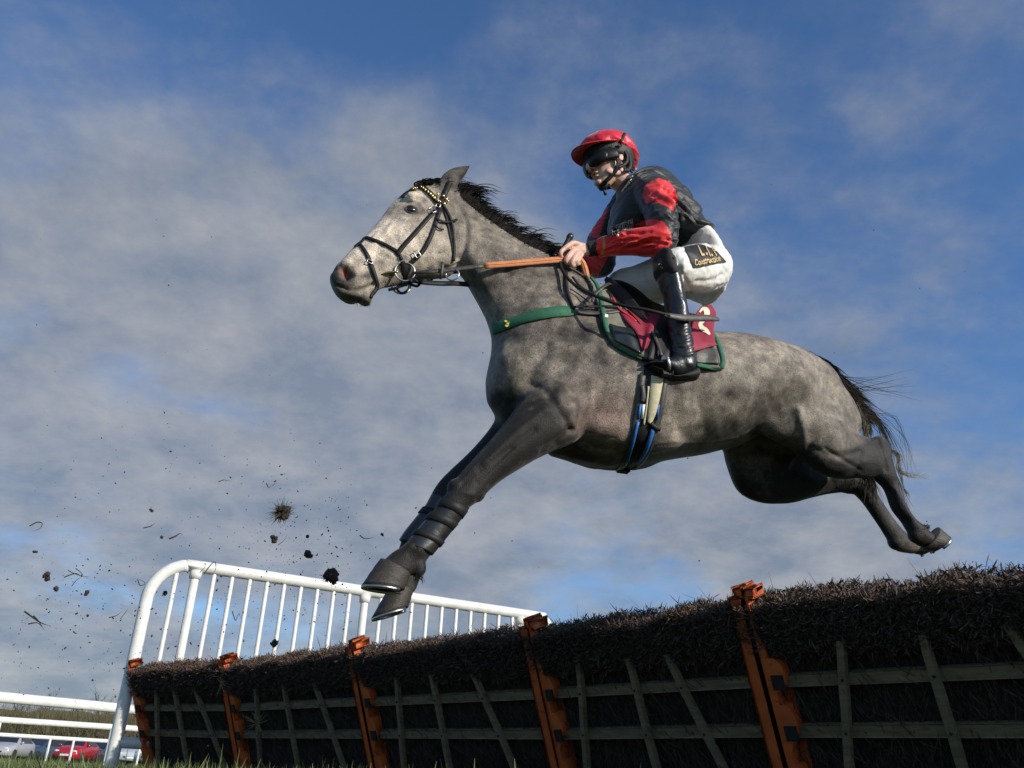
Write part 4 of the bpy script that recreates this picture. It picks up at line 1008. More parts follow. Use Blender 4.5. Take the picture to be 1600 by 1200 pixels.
# bit
bit = thing('bit', 'steel loose ring bit with brass bar at the corner of the mouth', 'bit', U(631, 425, .08))
p, n = hit(HB, 631, 425, .010); RC = p.copy() + NL * .006
bm = bmesh.new(); torus(bm, RC, (NL + n * .3 + HEAD * .12), .041, .0042, 36, 10); fin('ring', bm, steel, bit)
bm = bmesh.new(); tube(bm, [hit(HB, 595, 429, -.004)[0], hit(HB, 607, 426, .008)[0], hit(HB, 619, 425, .013)[0]], [.004, .0055, .0065], 3, 10); fin('mouthpiece', bm, brass, bit)
bm = bmesh.new(); a, b_ = hit(HB, 629, 411, .012)[0], hit(HB, 633, 441, .012)[0]; tube(bm, [a, (a + b_) / 2 + NL * .008, b_], [.011, .016, .010], 3, 12, flat=.4, fax=NL); fin('bit_guard', bm, leather, bit)
bm = bmesh.new(); torus(bm, mir(RC), NL, .041, .0042, 36, 10); fin('ring', bm, steel, bit)
# straps and rings under the jaw
mg = thing('martingale', 'black martingale straps and steel rings hanging under the jaw', 'martingale', U(690, 440, .03))
bm = bmesh.new(); torus(bm, U(707, 429, .12), NL + HEAD * .4, .027, .0032, 32, 8); fin('ring', bm, steel, mg)
bm = bmesh.new(); torus(bm, U(672, 433, -.02), NL + HEAD * .5, .017, .003, 28, 8); fin('ring', bm, leather, mg)
def free_strap(pts, w, t, name, parent, m=leather, nrm=None, sub=5):
    D = catmull([tuple(p) for p in pts], sub); P = [Vector(d) for d in D]; nr = nrm or NL
    bm = bmesh.new(); ribbon(bm, P, [nr] * len(P), w, t); return fin(name, bm, m, parent)
free_strap([U(640, 437, .08), U(660, 441, .04), U(690, 443, 0), U(714, 443, 0), U(752, 447, -.02)], .022, .006, 'fork_strap', mg)
free_strap([U(630, 440, .06), U(620, 450, .03), U(628, 458, .0), U(638, 452, -.02), U(640, 442, -.03)], .010, .004, 'curb_strap', mg)
free_strap([U(650, 432, .09), U(656, 440, .07), U(652, 447, .04), U(640, 444, .04)], .012, .004, 'curb_strap', mg)
free_strap([U(607, 453, .02), U(622, 449, .04), U(640, 440, .05)], .012, .005, 'chin_strap', mg)
free_strap([U(692, 410, .13), U(690, 426, .13), U(688, 436, .11)], .012, .005, 'stop', mg, leather_worn)

# ================================================================== RIDER
rider = thing('person', 'jockey in red and black silks, red cap and dark goggles, crouched over the reins', 'person', U(1080, 470, 0))
skin = mat('skin', (.58, .35, .27), .5, .12, 24, .25, 90, col2=(.68, .44, .35), attr='tone', bdist=.002)
skin.node_tree.nodes['Principled BSDF'].inputs['Subsurface Weight'].default_value = .12
skin.node_tree.nodes['Principled BSDF'].inputs['Subsurface Radius'].default_value = (.012, .005, .003)
# head frame
HC = U(950, 257, .0)
yaw = math.radians(11); fx = (HEAD * math.cos(yaw) + NL * math.sin(yaw)); pit = math.radians(16)
FX = (fx * math.cos(pit) - Zv * math.sin(pit)).normalized(); SX = (NL * math.cos(yaw) - HEAD * math.sin(yaw)).normalized()
UX = SX.cross(FX).normalized()
if UX.z < 0: UX = -UX
HS = 1.16
def HP(x, y, z): return HC + (FX * x + SX * y + UX * z) * HS
AX3 = (FX, SX, UX)
bm = bmesh.new()
ellipsoid(bm, HP(-.012, 0, .03), AX3, (.095, .073, .088), 24)
def fring(z, xf, xb, w, n=24, sq=.85):
    r = []
    for j in range(n):
        th = 2 * math.pi * j / n; c, s = math.cos(th), math.sin(th)
        c = math.copysign(abs(c) ** sq, c); s = math.copysign(abs(s) ** sq, s)
        r.append(HP((xf + xb) / 2 + (xf - xb) / 2 * c, w * s * (1 - .22 * max(0, c)), z))
    return r
rings_bm(bm, [fring(.05, .080, -.06, .064), fring(.02, .084, -.06, .067), fring(0, .082, -.055, .067), fring(-.02, .082, -.05, .066), fring(-.04, .081, -.045, .062), fring(-.06, .080, -.035, .056), fring(-.08, .078, -.015, .046), fring(-.098, .076, .01, .034), fring(-.110, .068, .028, .022)])
tube(bm, [HP(.080, 0, .022), HP(.094, 0, .0), HP(.106, 0, -.022), HP(.103, 0, -.033)], [.010, .0105, .0125, .010], 4, 12)
for s in (1, -1):
    ellipsoid(bm, HP(.092, .0125 * s, -.031), AX3, (.012, .009, .009), 10)
    ellipsoid(bm, HP(.050, .044 * s, -.014), AX3, (.030, .016, .024), 12)
    ellipsoid(bm, HP(.02, .048 * s, -.066), AX3, (.048, .014, .022), 12)
    ellipsoid(bm, HP(-.008, .077 * s, -.006), AX3, (.019, .009, .031), 12)
ellipsoid(bm, HP(.086, 0, -.0535), AX3, (.010, .024, .0065), 14)
ellipsoid(bm, HP(.083, 0, -.0680), AX3, (.011, .021, .0075), 14)
ellipsoid(bm, HP(.077, 0, -.094), AX3, (.017, .021, .015), 14)
# neck, trunk, limbs (under the clothes)
NB = U(1005, 300, .0)
tube(bm, [HP(-.025, 0, -.02), HP(-.03, 0, -.07), U(978, 288, 0), NB], [.054, .052, .050, .055], 3, 16)
SHN, SHF = U(1022, 306, .175), U(985, 312, -.175)
HIP = U(1098, 408, 0)
tube(bm, [U(1000, 310, 0), U(1045, 335, 0), U(1085, 370, 0), HIP], [.06, .07, .065, .07], 3, 20, flat=1.5, fax=NL)
ELN, WRN = U(1036, 372, .26), U(925, 389, .10)
ELF, WRF = U(938, 410, -.22), U(892, 408, -.05)
tube(bm, [NB, SHN, U(1032, 342, .23), ELN], [.05, .042, .034, .030], 3, 12)
tube(bm, [ELN, U(985, 384, .2), WRN, U(912, 391, .09)], [.030, .028, .024, .024], 3, 12, dome=.3)
tube(bm, [NB, SHF, U(958, 360, -.22), ELF], [.05, .042, .034, .030], 3, 12)
tube(bm, [ELF, U(915, 415, -.14), WRF], [.030, .028, .024], 3, 12)
KN, AN = U(1038, 418, .30), U(1062, 552, .30)
KF, AF = U(962, 452, -.27), U(985, 560, -.31)
tube(bm, [U(1105, 412, .08), U(1075, 420, .2), KN], [.07, .052, .036], 3, 16)
tube(bm, [KN, U(1055, 470, .30), AN], [.032, .026, .022], 3, 14)
tube(bm, [U(1095, 415, -.08), U(1030, 430, -.2), KF], [.07, .055, .040], 3, 16)
tube(bm, [KF, U(975, 500, -.3), AF], [.036, .036, .026], 3, 14)
# hands
def hand(kn, palm, fingers, thumb):
    tube(bm, palm[0], palm[1], 4, 14, flat=.62, fax=NL)
    for f in fingers: tube(bm, [U(*q[:3]) for q in f], [q[3] for q in f], 4, 10)
    tube(bm, [U(*q[:3]) for q in thumb], [q[3] for q in thumb], 4, 10)
hand(None, ([U(920, 390, .10), U(908, 390, .095), U(897, 391, .09), U(888, 394, .085)], [.027, .036, .041, .036]),
     [[(893, 386, .10, .012), (883, 388, .125, .0115), (876, 395, .13, .0105), (877, 402, .12, .0095)],
      [(897, 391, .115, .012), (889, 399, .135, .0115), (884, 408, .13, .0105), (889, 412, .115, .0095)],
      [(903, 395, .12, .012), (897, 404, .14, .0115), (893, 413, .135, .0105), (898, 415, .12, .0095)],
      [(909, 397, .12, .011), (904, 406, .135, .0105), (901, 412, .13, .0095), (905, 412, .12, .0085)]],
     [(908, 384, .10, .014), (896, 380, .12, .0125), (885, 386, .13, .0115), (878, 392, .125, .0095)])
hand(None, ([U(893, 408, -.05), U(885, 406, -.04), U(878, 405, -.03)], [.027, .036, .034]),
     [[(880, 399, -.02, .012), (870, 399, 0, .0115), (863, 402, .01, .0105), (864, 408, .01, .0095)],
      [(880, 404, -.02, .012), (872, 406, .0, .0115), (868, 412, .01, .0105), (873, 416, .01, .0095)],
      [(884, 409, -.02, .012), (878, 412, .0, .0115), (875, 418, .01, .0105), (880, 420, .0, .0095)],
      [(888, 412, -.02, .011), (884, 416, .0, .0105), (882, 421, .01, .0095), (886, 423, 0, .0085)]],
     [(884, 400, -.05, .014), (876, 394, -.03, .0125), (869, 394, -.01, .0115)])
bmm = remesh(bm, .0036, 3, .5)
V = get_v(bmm); Nn = get_n(bmm); A = np.array; l = (V - A(HC)) / HS; lx, ly, lz = l @ A(FX), l @ A(SX), l @ A(UX)
front = lx > .04
def gl(cx, cy, cz, rx, ry, rz): return np.exp(-((lx - cx) / rx) ** 2 - ((ly - cy) / ry) ** 2 - ((lz - cz) / rz) ** 2)
disp = -.010 * gl(.09, 0, -.0605, .03, .017, .0030) - .004 * gl(.085, 0, -.080, .03, .022, .005) + .0
for s in (1, -1):
    disp += -.005 * gl(.10, .009 * s, -.038, .01, .0045, .004) - .0015 * gl(.08, .026 * s, -.045, .02, .006, .016) - .006 * gl(-.004, .086 * s, -.006, .012, .02, .018) - .001 * gl(.06, .050 * s, -.045, .03, .02, .016)
set_v(bmm, V + Nn * disp[:, None])
tone = np.ones((len(V), 3)); lip = np.clip(gl(.09, 0, -.0535, .02, .020, .006) + gl(.09, 0, -.068, .02, .018, .007), 0, 1)[:, None]
tone = tone * (1 - lip * .75) + lip * .75 * A([.85, .45, .45]); mo = np.clip(gl(.09, 0, -.0605, .03, .013, .0024) * 1.0, 0, 1)[:, None]; tone = tone * (1 - mo) + mo * .12
ck = (gl(.07, .05, -.03, .05, .03, .03))[:, None]; tone = tone * (1 - ck * .35) + ck * .35 * A([1.05, .72, .68]); st = gl(.06, 0, -.09, .07, .05, .02)[:, None] * .22; tone *= (1 - st)
Xp, Yp = proj(V); kn = (np.exp(-((Xp - 886) / 12) ** 2 - ((Yp - 405) / 12) ** 2))[:, None] * .25; tone = tone * (1 - kn) + kn * A([1.15, .8, .75])
setattr_col(bmm, 'tone', tone); fin('body', bmm, skin, rider)
bm = bmesh.new(); ellipsoid(bm, HP(-.02, 0, .02), AX3, (.085, .0755, .075), 20)
fin('hair', bm, mat('short_brown_hair', (.05, .03, .02), .7, .3, 60, .5, 200), rider)

# ---- silks
silk = mat('satin_silks', (.9, .9, .9), .52, .12, 30, .35, 90, spec=.4, attr='dye', sheen=.25, bdist=.006)
bm = bmesh.new()
loft(bm, [(990, 272, 962, 312, .075, 0, 0), (1008, 265, 952, 326, .125, 0, 0), (1032, 267, 946, 345, .175, 0, 0), (1056, 281, 945, 366, .175, 0, 0), (1081, 306, 958, 384, .180, 0, 0), (1103, 333, 985, 390, .180, 0, 0),
          (1119, 355, 1008, 393, .178, 0, 0), (1129, 366, 1034, 398, .175, 0, 0)], 5, 36, (.35, .15))
tube(bm, [U(1010, 296, .10), SHN + Zv * .005, U(1031, 330, .235), U(1036, 352, .262), ELN], [.085, .088, .076, .073, .066], 4, 20)
tube(bm, [ELN + NL * .002, U(1022, 377, .25), U(985, 379, .2), U(953, 384, .15), U(936, 388, .115)], [.068, .067, .058, .046, .035], 4, 20, dome=.3)
tube(bm, [U(1000, 300, -.10), SHF, U(962, 345, -.23), U(940, 380, -.245), ELF], [.08, .082, .075, .075, .075], 4, 20)
tube(bm, [ELF, U(925, 414, -.20), U(908, 415, -.12), U(898, 410, -.07)], [.075, .068, .050, .034], 4, 20, dome=.3)
jm = remesh(bm, .0058, 4, .5)
V = get_v(jm); X, Y = pcoords(V, False)
def wr(strokes): sculpt(jm, strokes, .5, False)
q = random.Random(12); stw = []
for k in range(26):   # creases running along the forearm and across the elbow
    x = q.uniform(945, 1030); y = 378 + (x - 985) * -.02 + q.uniform(-16, 16); L_ = q.uniform(24, 46); a = q.uniform(-.45, .15); stw.append(([(x - L_ / 2, y + a * L_ / 2 * -1), (x, y + q.uniform(-2, 2)), (x + L_ / 2, y + a * L_ / 2)], q.uniform(1.5, 3), q.choice((-.008, .007, -.006))))
for k in range(30):   # body creases falling from the shoulder to the waist
    x = q.uniform(1040, 1110); y = q.uniform(300, 385); L_ = q.uniform(15, 40); a = q.uniform(.5, 1.3) if y < 350 else q.uniform(-.5, .6); stw.append(([(x - L_ / 2, y - a * L_ / 2), (x + q.uniform(-3, 3), y), (x + L_ / 2, y + a * L_ / 2)], q.uniform(1.8, 4), q.choice((-.010, .008, -.007))))
for k in range(5):   # upper sleeve
    x = q.uniform(1008, 1052); y = q.uniform(285, 345); L_ = q.uniform(10, 24); a = q.uniform(-.3, .8); stw.append(([(x - L_ / 2, y - a * L_ / 2), (x, y + 2), (x + L_ / 2, y + a * L_ / 2)], q.uniform(2, 3.4), q.choice((-.005, .005))))
stw += [([(1008, 300), (1006, 325), (1012, 350)], 3, -.012), ([(1052, 300), (1056, 330), (1058, 360), (1048, 385)], 3.5, -.014), ([(1110, 366), (1090, 375), (1060, 385), (1040, 388)], 3, .010), ([(1112, 374), (1080, 386)], 3, -.008)]
wr(stw); fold(jm, .0045, 17, 3.0, (.35, .6, 1.3)); fold(jm, .0016, 44, 9.0, (.4, .7, 1.2))
V = get_v(jm); X, Y = pcoords(V, False); lat = latof(V)
RED = A([.74, .028, .030]); BLK = A([.016, .018, .018]); dye = np.tile(BLK, (len(V), 1))
def inpoly(pl):
    ins = np.zeros(len(X), bool); n = len(pl)
    for i in range(n):
        x1, y1 = pl[i]; x2, y2 = pl[(i + 1) % n]; c = ((y1 > Y) != (y2 > Y)) & (X < (x2 - x1) * (Y - y1) / (y2 - y1 + 1e-9) + x1); ins ^= c
    return ins
near = lat > .10
dye[inpoly([(1008, 288), (1030, 278), (1046, 284), (1057, 300), (1058, 312), (1052, 330), (1040, 321), (1022, 315), (1007, 318), (1004, 305)]) & near] = RED
dye[inpoly([(1003, 345), (1022, 342), (1037, 347), (1048, 362), (1050, 380), (1030, 400), (960, 408), (925, 400), (925, 374), (960, 368), (985, 356)]) & near] = RED
far = lat < -.07
dye[inpoly([(940, 318), (950, 325), (940, 358), (935, 372), (905, 366), (920, 330)]) & far] = RED
dye[inpoly([(960, 383), (948, 405), (930, 440), (890, 440), (885, 395), (920, 388)]) & far] = RED
gs = np.exp(-(dseg(X, Y, [(943, 372), (944, 384), (941, 396)]) / 1.6) ** 2)[:, None] * near[:, None]; dye = dye * (1 - gs) + gs * A([.5, .33, .10])
setattr_col(jm, 'dye', dye); silks = fin('silks_jacket', jm, silk, rider); JB = bvh(jm)
knit = mat('ribbed_cuff', (.020, .020, .020), .85, .3, 80, .5, 160)
bm = bmesh.new()
P = [U(938, 387.5, .118), U(928, 388, .105), U(919, 390, .098)]
tube(bm, P, [.036, .034, .031], 6, 26, dome=.15)
for v in bm.verts:
    dd_ = (v.co - P[1]); ax_ = (P[2] - P[0]).normalized(); rr_ = dd_ - ax_ * dd_.dot(ax_); ang = math.atan2(rr_.dot(Zv), rr_.dot(NL)); v.co += rr_.normalized() * .0018 * math.cos(13 * ang)
fin('cuff', bm, knit, rider)
bm = bmesh.new(); tube(bm, [U(903, 411, -.09), U(897, 409, -.065), U(893, 408, -.05)], [.036, .034, .030], 3, 18, dome=.15); fin('cuff', bm, knit, rider)
bm = bmesh.new(); tube(bm, [U(975, 293, 0), U(981, 296, 0), U(990, 302, 0)], [.058, .064, .082], 4, 24, dome=.02)
col = fin('collar', bm, mat('collar_cloth', (.016, .017, .018), .6, .3, 40, .3, 90), rider)
CB = bvh(col.data)
def first_hit(bs_, px, py, off):
    d = ray(px, py); best = None
    for b in bs_:
        r_ = b.ray_cast(CAM, d)
        if r_[0] is not None and (best is None or r_[3] < best[3]): best = r_
    if best is None: return None
    n = best[1] if best[1].dot(d) < 0 else -best[1]; return best[0] + n * off, n
cream = mat('cream_print', (.75, .66, .48), .6, .1, 30, 0); gold = mat('gold_print', (.62, .44, .20), .55, .15, 30, 0); dred = mat('dark_red_print', (.16, .010, .012), .6, .1, 30, 0); grey_p = mat('grey_print', (.36, .32, .26), .7, .1, 30, 0)
white_p = mat('white_print', (.8, .78, .72), .6, .1, 30, 0)
for i, (px, py) in enumerate([(974.5, 297.5), (978.6, 292.6), (982.4, 288), (985.4, 283), (988.2, 277.5)]):
    h = first_hit([JB, CB], px, py, .004)
    if h is None: continue
    bm = bmesh.new(); torus(bm, h[0], h[1], .0070, .0026, 8, 6); fin('collar_ring', bm, cream, col)
    bm = bmesh.new(); ellipsoid(bm, h[0], AX3, (.0035, .0035, .0035), 8); fin('collar_dot', bm, dred, col)
def text_decal(txt, o, ex, ey, bs_, parent, m, off=.004, name='lettering', extr=None, bold=.012):
    """letters laid on cloth: o picture point of the baseline start, ex/ey picture vectors of one em"""
    cu = bpy.data.curves.new('t', 'FONT'); cu.body = txt; cu.size = 1; cu.offset = bold; ob = bpy.data.objects.new('t', cu); C.objects.link(ob)
    dg = bpy.context.evaluated_depsgraph_get(); me = bpy.data.meshes.new_from_object(ob.evaluated_get(dg)); bpy.data.objects.remove(ob)
    bm = bmesh.new(); bm.from_mesh(me); bmesh.ops.triangulate(bm, faces=bm.faces)
    bmesh.ops.subdivide_edges(bm, edges=[e for e in bm.edges if e.calc_length() > .25], cuts=2)
    for v in bm.verts:
        px = o[0] + ex[0] * v.co.x + ey[0] * v.co.y; py = o[1] + ex[1] * v.co.x + ey[1] * v.co.y
        h = first_hit(bs_, px, py, off)
        v.co = h[0] if h else U(px, py, .2)
    return fin(name, bm, m, parent, smooth=False, kind=None)
def patch_decal(poly_fn, nu, nv, bs_, off, th=.003):
    bm = bmesh.new(); g_ = []
    for i in range(nu + 1):
        row = []
        for j in range(nv + 1):
            px, py = poly_fn(i / nu, j / nv); h = first_hit(bs_, px, py, off); row.append(bm.verts.new(h[0] if h else U(px, py, .2)))
        g_.append(row)
    for i in range(nu):
        for j in range(nv): bm.faces.new((g_[i][j], g_[i + 1][j], g_[i + 1][j + 1], g_[i][j + 1]))
    return bm
text_decal('REIDE', (957.5, 366), (12.4, -4.4), (-2.5, -15), [JB], silks, grey_p, .0035, bold=.10)
text_decal('REIDE', (957.9, 365.4), (12.3, -4.4), (-2.4, -14.2), [JB], silks, dred, .0055, bold=-.008)
bm = bmesh.new(); h = first_hit([JB], 965.5, 367, .006); ellipsoid(bm, h[0], AX3, (.006, .006, .006), 10); fin('button', bm, white_p, silks)

# ---- breeches
br_m = mat('white_breeches', (.74, .72, .67), .55, .07, 10, .35, 22, bdist=.006, sheen=.1)
bm = bmesh.new()
loft(bm, [(1116, 366, 1040, 396, .165, 0), (1126, 380, 1052, 420, .18, 0), (1134, 398, 1062, 445, .185, 0), (1138, 418, 1080, 462, .175, 0), (1132, 440, 1098, 466, .14, 0)], 5, 32, (.25, .5))
tube(bm, [U(1108, 418, .07), U(1092, 420, .15), U(1070, 419, .22), U(1052, 417, .275), U(1044, 417, .29)], [.112, .108, .094, .076, .058], 5, 28, dome=.7)
tube(bm, [U(1098, 420, -.07), U(1050, 432, -.17), U(1000, 446, -.24), U(972, 450, -.27)], [.13, .12, .105, .09], 5, 28)
pmh = remesh(bm, .0058, 5, .5)
sculpt(pmh, [([(1105, 372), (1120, 400), (1128, 430)], 5, -.004), ([(1060, 388), (1090, 384), (1110, 392)], 3, .004), ([(1062, 420), (1072, 440), (1080, 455)], 3, -.008), ([(1068, 405), (1066, 430), (1062, 452)], 2.5, .007), ([(1056, 400), (1060, 415), (1061, 440)], 2.2, -.007),
             ([(1090, 440), (1112, 438), (1130, 428)], 3.5, -.007), ([(1085, 450), (1110, 448), (1128, 440)], 3, .006), ([(1100, 372), (1108, 380), (1118, 392)], 2.5, -.006), ([(1120, 400), (1135, 425)], 2.5, -.005), ([(1040, 392), (1060, 392), (1080, 388)], 3, -.005)], .5, False)
fold(pmh, .0048, 9, 5.0, (1, 1, .7)); fold(pmh, .0028, 22, 2.0, (.6, 1, 1.4)); fold(pmh, .0012, 60, 2.0)
breech = fin('breeches', pmh, br_m, rider); PB = bvh(pmh)
blk_p = mat('black_patch', (.018, .017, .016), .6, .2, 60, .2, 100)
Q4 = [(1069, 387), (1083, 419), (1135, 409), (1126, 392), (1108, 382)]
def pf(u, v):
    top = (1069 + 40 * u + 18 * max(0, u - .55) , 387 - 4.5 * math.sin(u * 2.2) + 12 * max(0, u - .6) ** 1.0 * 1.6); bot = (1083 + 51 * u, 419 - 9.5 * u)
    return top[0] + (bot[0] - top[0]) * v, top[1] + (bot[1] - top[1]) * v
bm = patch_decal(pf, 18, 12, [PB], .0045); pt_ = fin('sponsor_patch', bm, blk_p, breech)
text_decal('L', (1094, 401), (11, -1.5), (-7.5, -21), [PB], pt_, gold, .0085, bold=.03)
text_decal('.', (1101.5, 399.5), (14, -2), (-7, -20), [PB], pt_, gold, .0085, bold=.03)
text_decal('I', (1107, 402), (10, -1.5), (-9.5, -23), [PB], pt_, gold, .0085, bold=.0)
text_decal('.', (1109, 400.5), (14, 1), (-7, -20), [PB], pt_, gold, .0085, bold=.03)
text_decal('P', (1115.5, 399.5), (12, 3.4), (-9.5, -17), [PB], pt_, gold, .0085, bold=.04)
text_decal('.', (1129.5, 404), (12, 4), (-8, -16), [PB], pt_, gold, .0085, bold=.03)
text_decal('Construction', (1083.6, 415.6), (7.5, -1.35), (-1.6, -12.5), [PB], pt_, gold, .0085, bold=.022)
# ---- boots
def rboot(S, lat_a, lat_b, foot, name='boot'):
    bm = bmesh.new(); n = len(S)
    loft(bm, [(*s[:5], lat_a + (lat_b - lat_a) * i / (n - 1)) for i, s in enumerate(S)], 5, 26, (.25, .5))
    loft(bm, foot, 5, 26, (.5, .7)); me = remesh(bm, .0048, 4, .5); return me
bme = rboot([(1018, 408, 1057, 412, .072), (1019, 424, 1060, 420, .070), (1027, 442, 1066, 436, .067), (1034, 462, 1070, 458, .062), (1038, 488, 1076, 484, .060), (1041, 512, 1079, 510, .056), (1043, 532, 1083, 532, .053), (1045, 552, 1089, 556, .050), (1050, 570, 1088, 578, .045)],
            .30, .29, [(1070, 548, 1074, 588, .040, .29), (1050, 556, 1055, 590, .044, .29), (1034, 561, 1038, 584, .046, .285), (1018, 564, 1022, 578, .044, .28), (1010, 566, 1012, 576, .036, .28)])
sculpt(bme, [([(1046, 500), (1060, 506), (1074, 500)], 2.2, -.003), ([(1046, 510), (1060, 516), (1076, 511)], 2.2, .003), ([(1048, 519), (1062, 525), (1078, 520)], 2.2, -.003), ([(1050, 529), (1064, 535), (1080, 530)], 2.2, .003), ([(1050, 538), (1066, 545), (1082, 541)], 2.2, -.003),
             ([(1052, 548), (1068, 555), (1084, 552)], 2.2, .004), ([(1040, 462), (1042, 500)], 3, -.002)], .3, False)
fold(bme, .0018, 18, 1.0)
boot = fin('riding_boot', bme, boot_m, rider); BB = bvh(bme)
bm = bmesh.new()   # sole and heel
loft(bm, [(1086, 576, 1089, 594, .038, .29), (1068, 584, 1070, 597, .040, .29), (1048, 588, 1050, 596, .034, .29), (1032, 583, 1034, 589, .044, .285), (1014, 575, 1016, 580, .040, .28)], 4, 18, (.2, .4))
fin('sole', bm, mat('rubber_sole', (.012, .012, .012), .7, .3, 40, .4, 80), boot)
kp = mat('suede_kneepad', (.022, .018, .017), .85, .35, 60, .5, 140)
bm = bmesh.new()
loft(bm, [(1016, 404, 1052, 402, .074, .302), (1017, 414, 1057, 413, .076, .302), (1020, 428, 1061, 424, .074, .302), (1027, 440, 1064, 434, .070, .302)], 6, 28, (.5, .1))
for v in bm.verts: v.co += NL * .002 * noise.noise(v.co * 30)
kpo = fin('knee_pad', bm, kp, rider)
KB = bvh(kpo.data)
bm = bmesh.new(); strap(bm, KB, [(1052, 404), (1057, 398), (1062, 402)], .012, .004, .003); fin('knee_strap', bm, leather, kpo)
h = first_hit([KB], 1034, 416, .003)
for a0 in range(3):
    bm = bmesh.new(); P = [h[0] + HEAD * (math.cos(t) * (.013 - .004 * a0)) + Zv * (math.sin(t) * (.012 - .0035 * a0)) for t in np.linspace(.4 + a0, 4.2 + a0 * .7, 12)]
    tube(bm, P, .0013, 1, 6); fin('emblem_stroke', bm, grey_p, kpo)
bmf = rboot([(945, 440, 985, 440, .070), (950, 470, 990, 470, .066), (962, 505, 995, 505, .056), (975, 540, 1005, 545, .046), (985, 562, 1015, 570, .045)], -.27, -.31,
            [(1008, 548, 1012, 585, .040, -.31), (985, 558, 990, 585, .044, -.31), (965, 566, 970, 582, .044, -.31), (955, 570, 958, 580, .036, -.31)])
fin('riding_boot', bmf, boot_m, rider)

# ---- helmet, cap, goggles
cap_m = mat('red_satin_cap', (.60, .012, .030), .36, .25, 16, .5, 26, sheen=.3, bdist=.008)
shell_m = mat('helmet_liner', (.018, .018, .018), .6, .3, 80, .5, 160)
bm = bmesh.new(); rg = []
def hring(z, rx, ry, cx=0, n=40, tilt=0.0):
    return [HP(cx + rx * math.cos(2 * math.pi * j / n), ry * math.sin(2 * math.pi * j / n), z + tilt * math.cos(2 * math.pi * j / n)) for j in range(n)]
prof = [(.040, .123, .096, .020), (.060, .127, .102, .014), (.084, .124, .101, .008), (.102, .112, .092, .004), (.122, .091, .076, 0), (.136, .062, .052, 0), (.143, .030, .026, 0)]
rings_bm(bm, [hring(z, rx, ry, -.018, tilt=t_) for z, rx, ry, t_ in prof])
bmesh.ops.subdivide_edges(bm, edges=bm.edges, cuts=2, use_grid_fill=True, smooth=.2)
for v in bm.verts:
    d = v.co - HP(-.018, 0, .05); x, y, z = d.dot(FX), d.dot(SX), d.dot(UX); a = math.atan2(y, x)
    sw = .0045 * math.sin(a * 9 + 3 * math.sin(z * 30)) * max(0, .07 - z) / .07 + .004 * noise.noise(v.co * 22) + .002 * noise.noise(v.co * 50)
    seam = -.002 * math.exp(-((a - .55) / .05) ** 2) - .002 * math.exp(-((abs(a) - 1.7) / .05) ** 2)
    # loose cloth gathered low at the back of the head
    bk = max(0, -math.cos(a)) ** 3 * max(0, 1 - (z + .03) / .06 if z > -.03 else 1) * .016
    v.co += d.normalized() * (sw + seam) + (-FX * bk * .6 - UX * bk * 1.6)
helm = fin('helmet_cap', bm, cap_m, rider)
bm = bmesh.new(); ellipsoid(bm, HP(-.016, 0, .147), AX3, (.008, .008, .005), 10); fin('cap_button', bm, cap_m, helm)
# peak
bm = bmesh.new(); n1_, n2_ = 26, 6; top = []; bot = []
for i in range(n1_ + 1):
    a = math.radians(-78 + 156 * i / n1_); rt = []; rb = []
    for k in range(n2_ + 1):
        q = k / n2_; ext = .058 * math.cos(a) ** .7 if math.cos(a) > 0 else 0
        rx, ry = .120 + ext * q, .098 + .010 * q; z = .058 + .004 * q - .016 * q * q * math.cos(a) - .030 * math.sin(a) ** 2 * .6
        p = HP(-.018 + rx * math.cos(a), ry * math.sin(a), z + .006); rt.append(p + UX * .003); rb.append(p - UX * .003)
    top.append(rt); bot.append(rb)
tv = [[bm.verts.new(p) for p in r_] for r_ in top]; bv = [[bm.verts.new(p) for p in r_] for r_ in bot]
for i in range(n1_):
    for k in range(n2_):
        bm.faces.new((tv[i][k], tv[i + 1][k], tv[i + 1][k + 1], tv[i][k + 1])); bm.faces.new((bv[i][k], bv[i][k + 1], bv[i + 1][k + 1], bv[i + 1][k]))
    bm.faces.new((tv[i][-1], tv[i + 1][-1], bv[i + 1][-1], bv[i][-1])); bm.faces.new((tv[i][0], bv[i][0], bv[i + 1][0], tv[i + 1][0]))
fin('peak', bm, cap_m, helm)
for v in range(0):
    q = k / 12; a = math.radians(98); z = .020 + .10 * q; p = HP(-.045 - .035 * q, .100 * (1 - (max(0, q - .2)) ** 2.2 * .42), z); P.append(p + SX * .003); Ns.append((SX + UX * q * .6).normalized())
HLB = bvh(helm.data); bm = bmesh.new(); strap(bm, HLB, [(976, 209), (972, 217), (967, 226), (963, 234)], .014, .003, .003); fin('goggle_strap', bm, leather, helm)
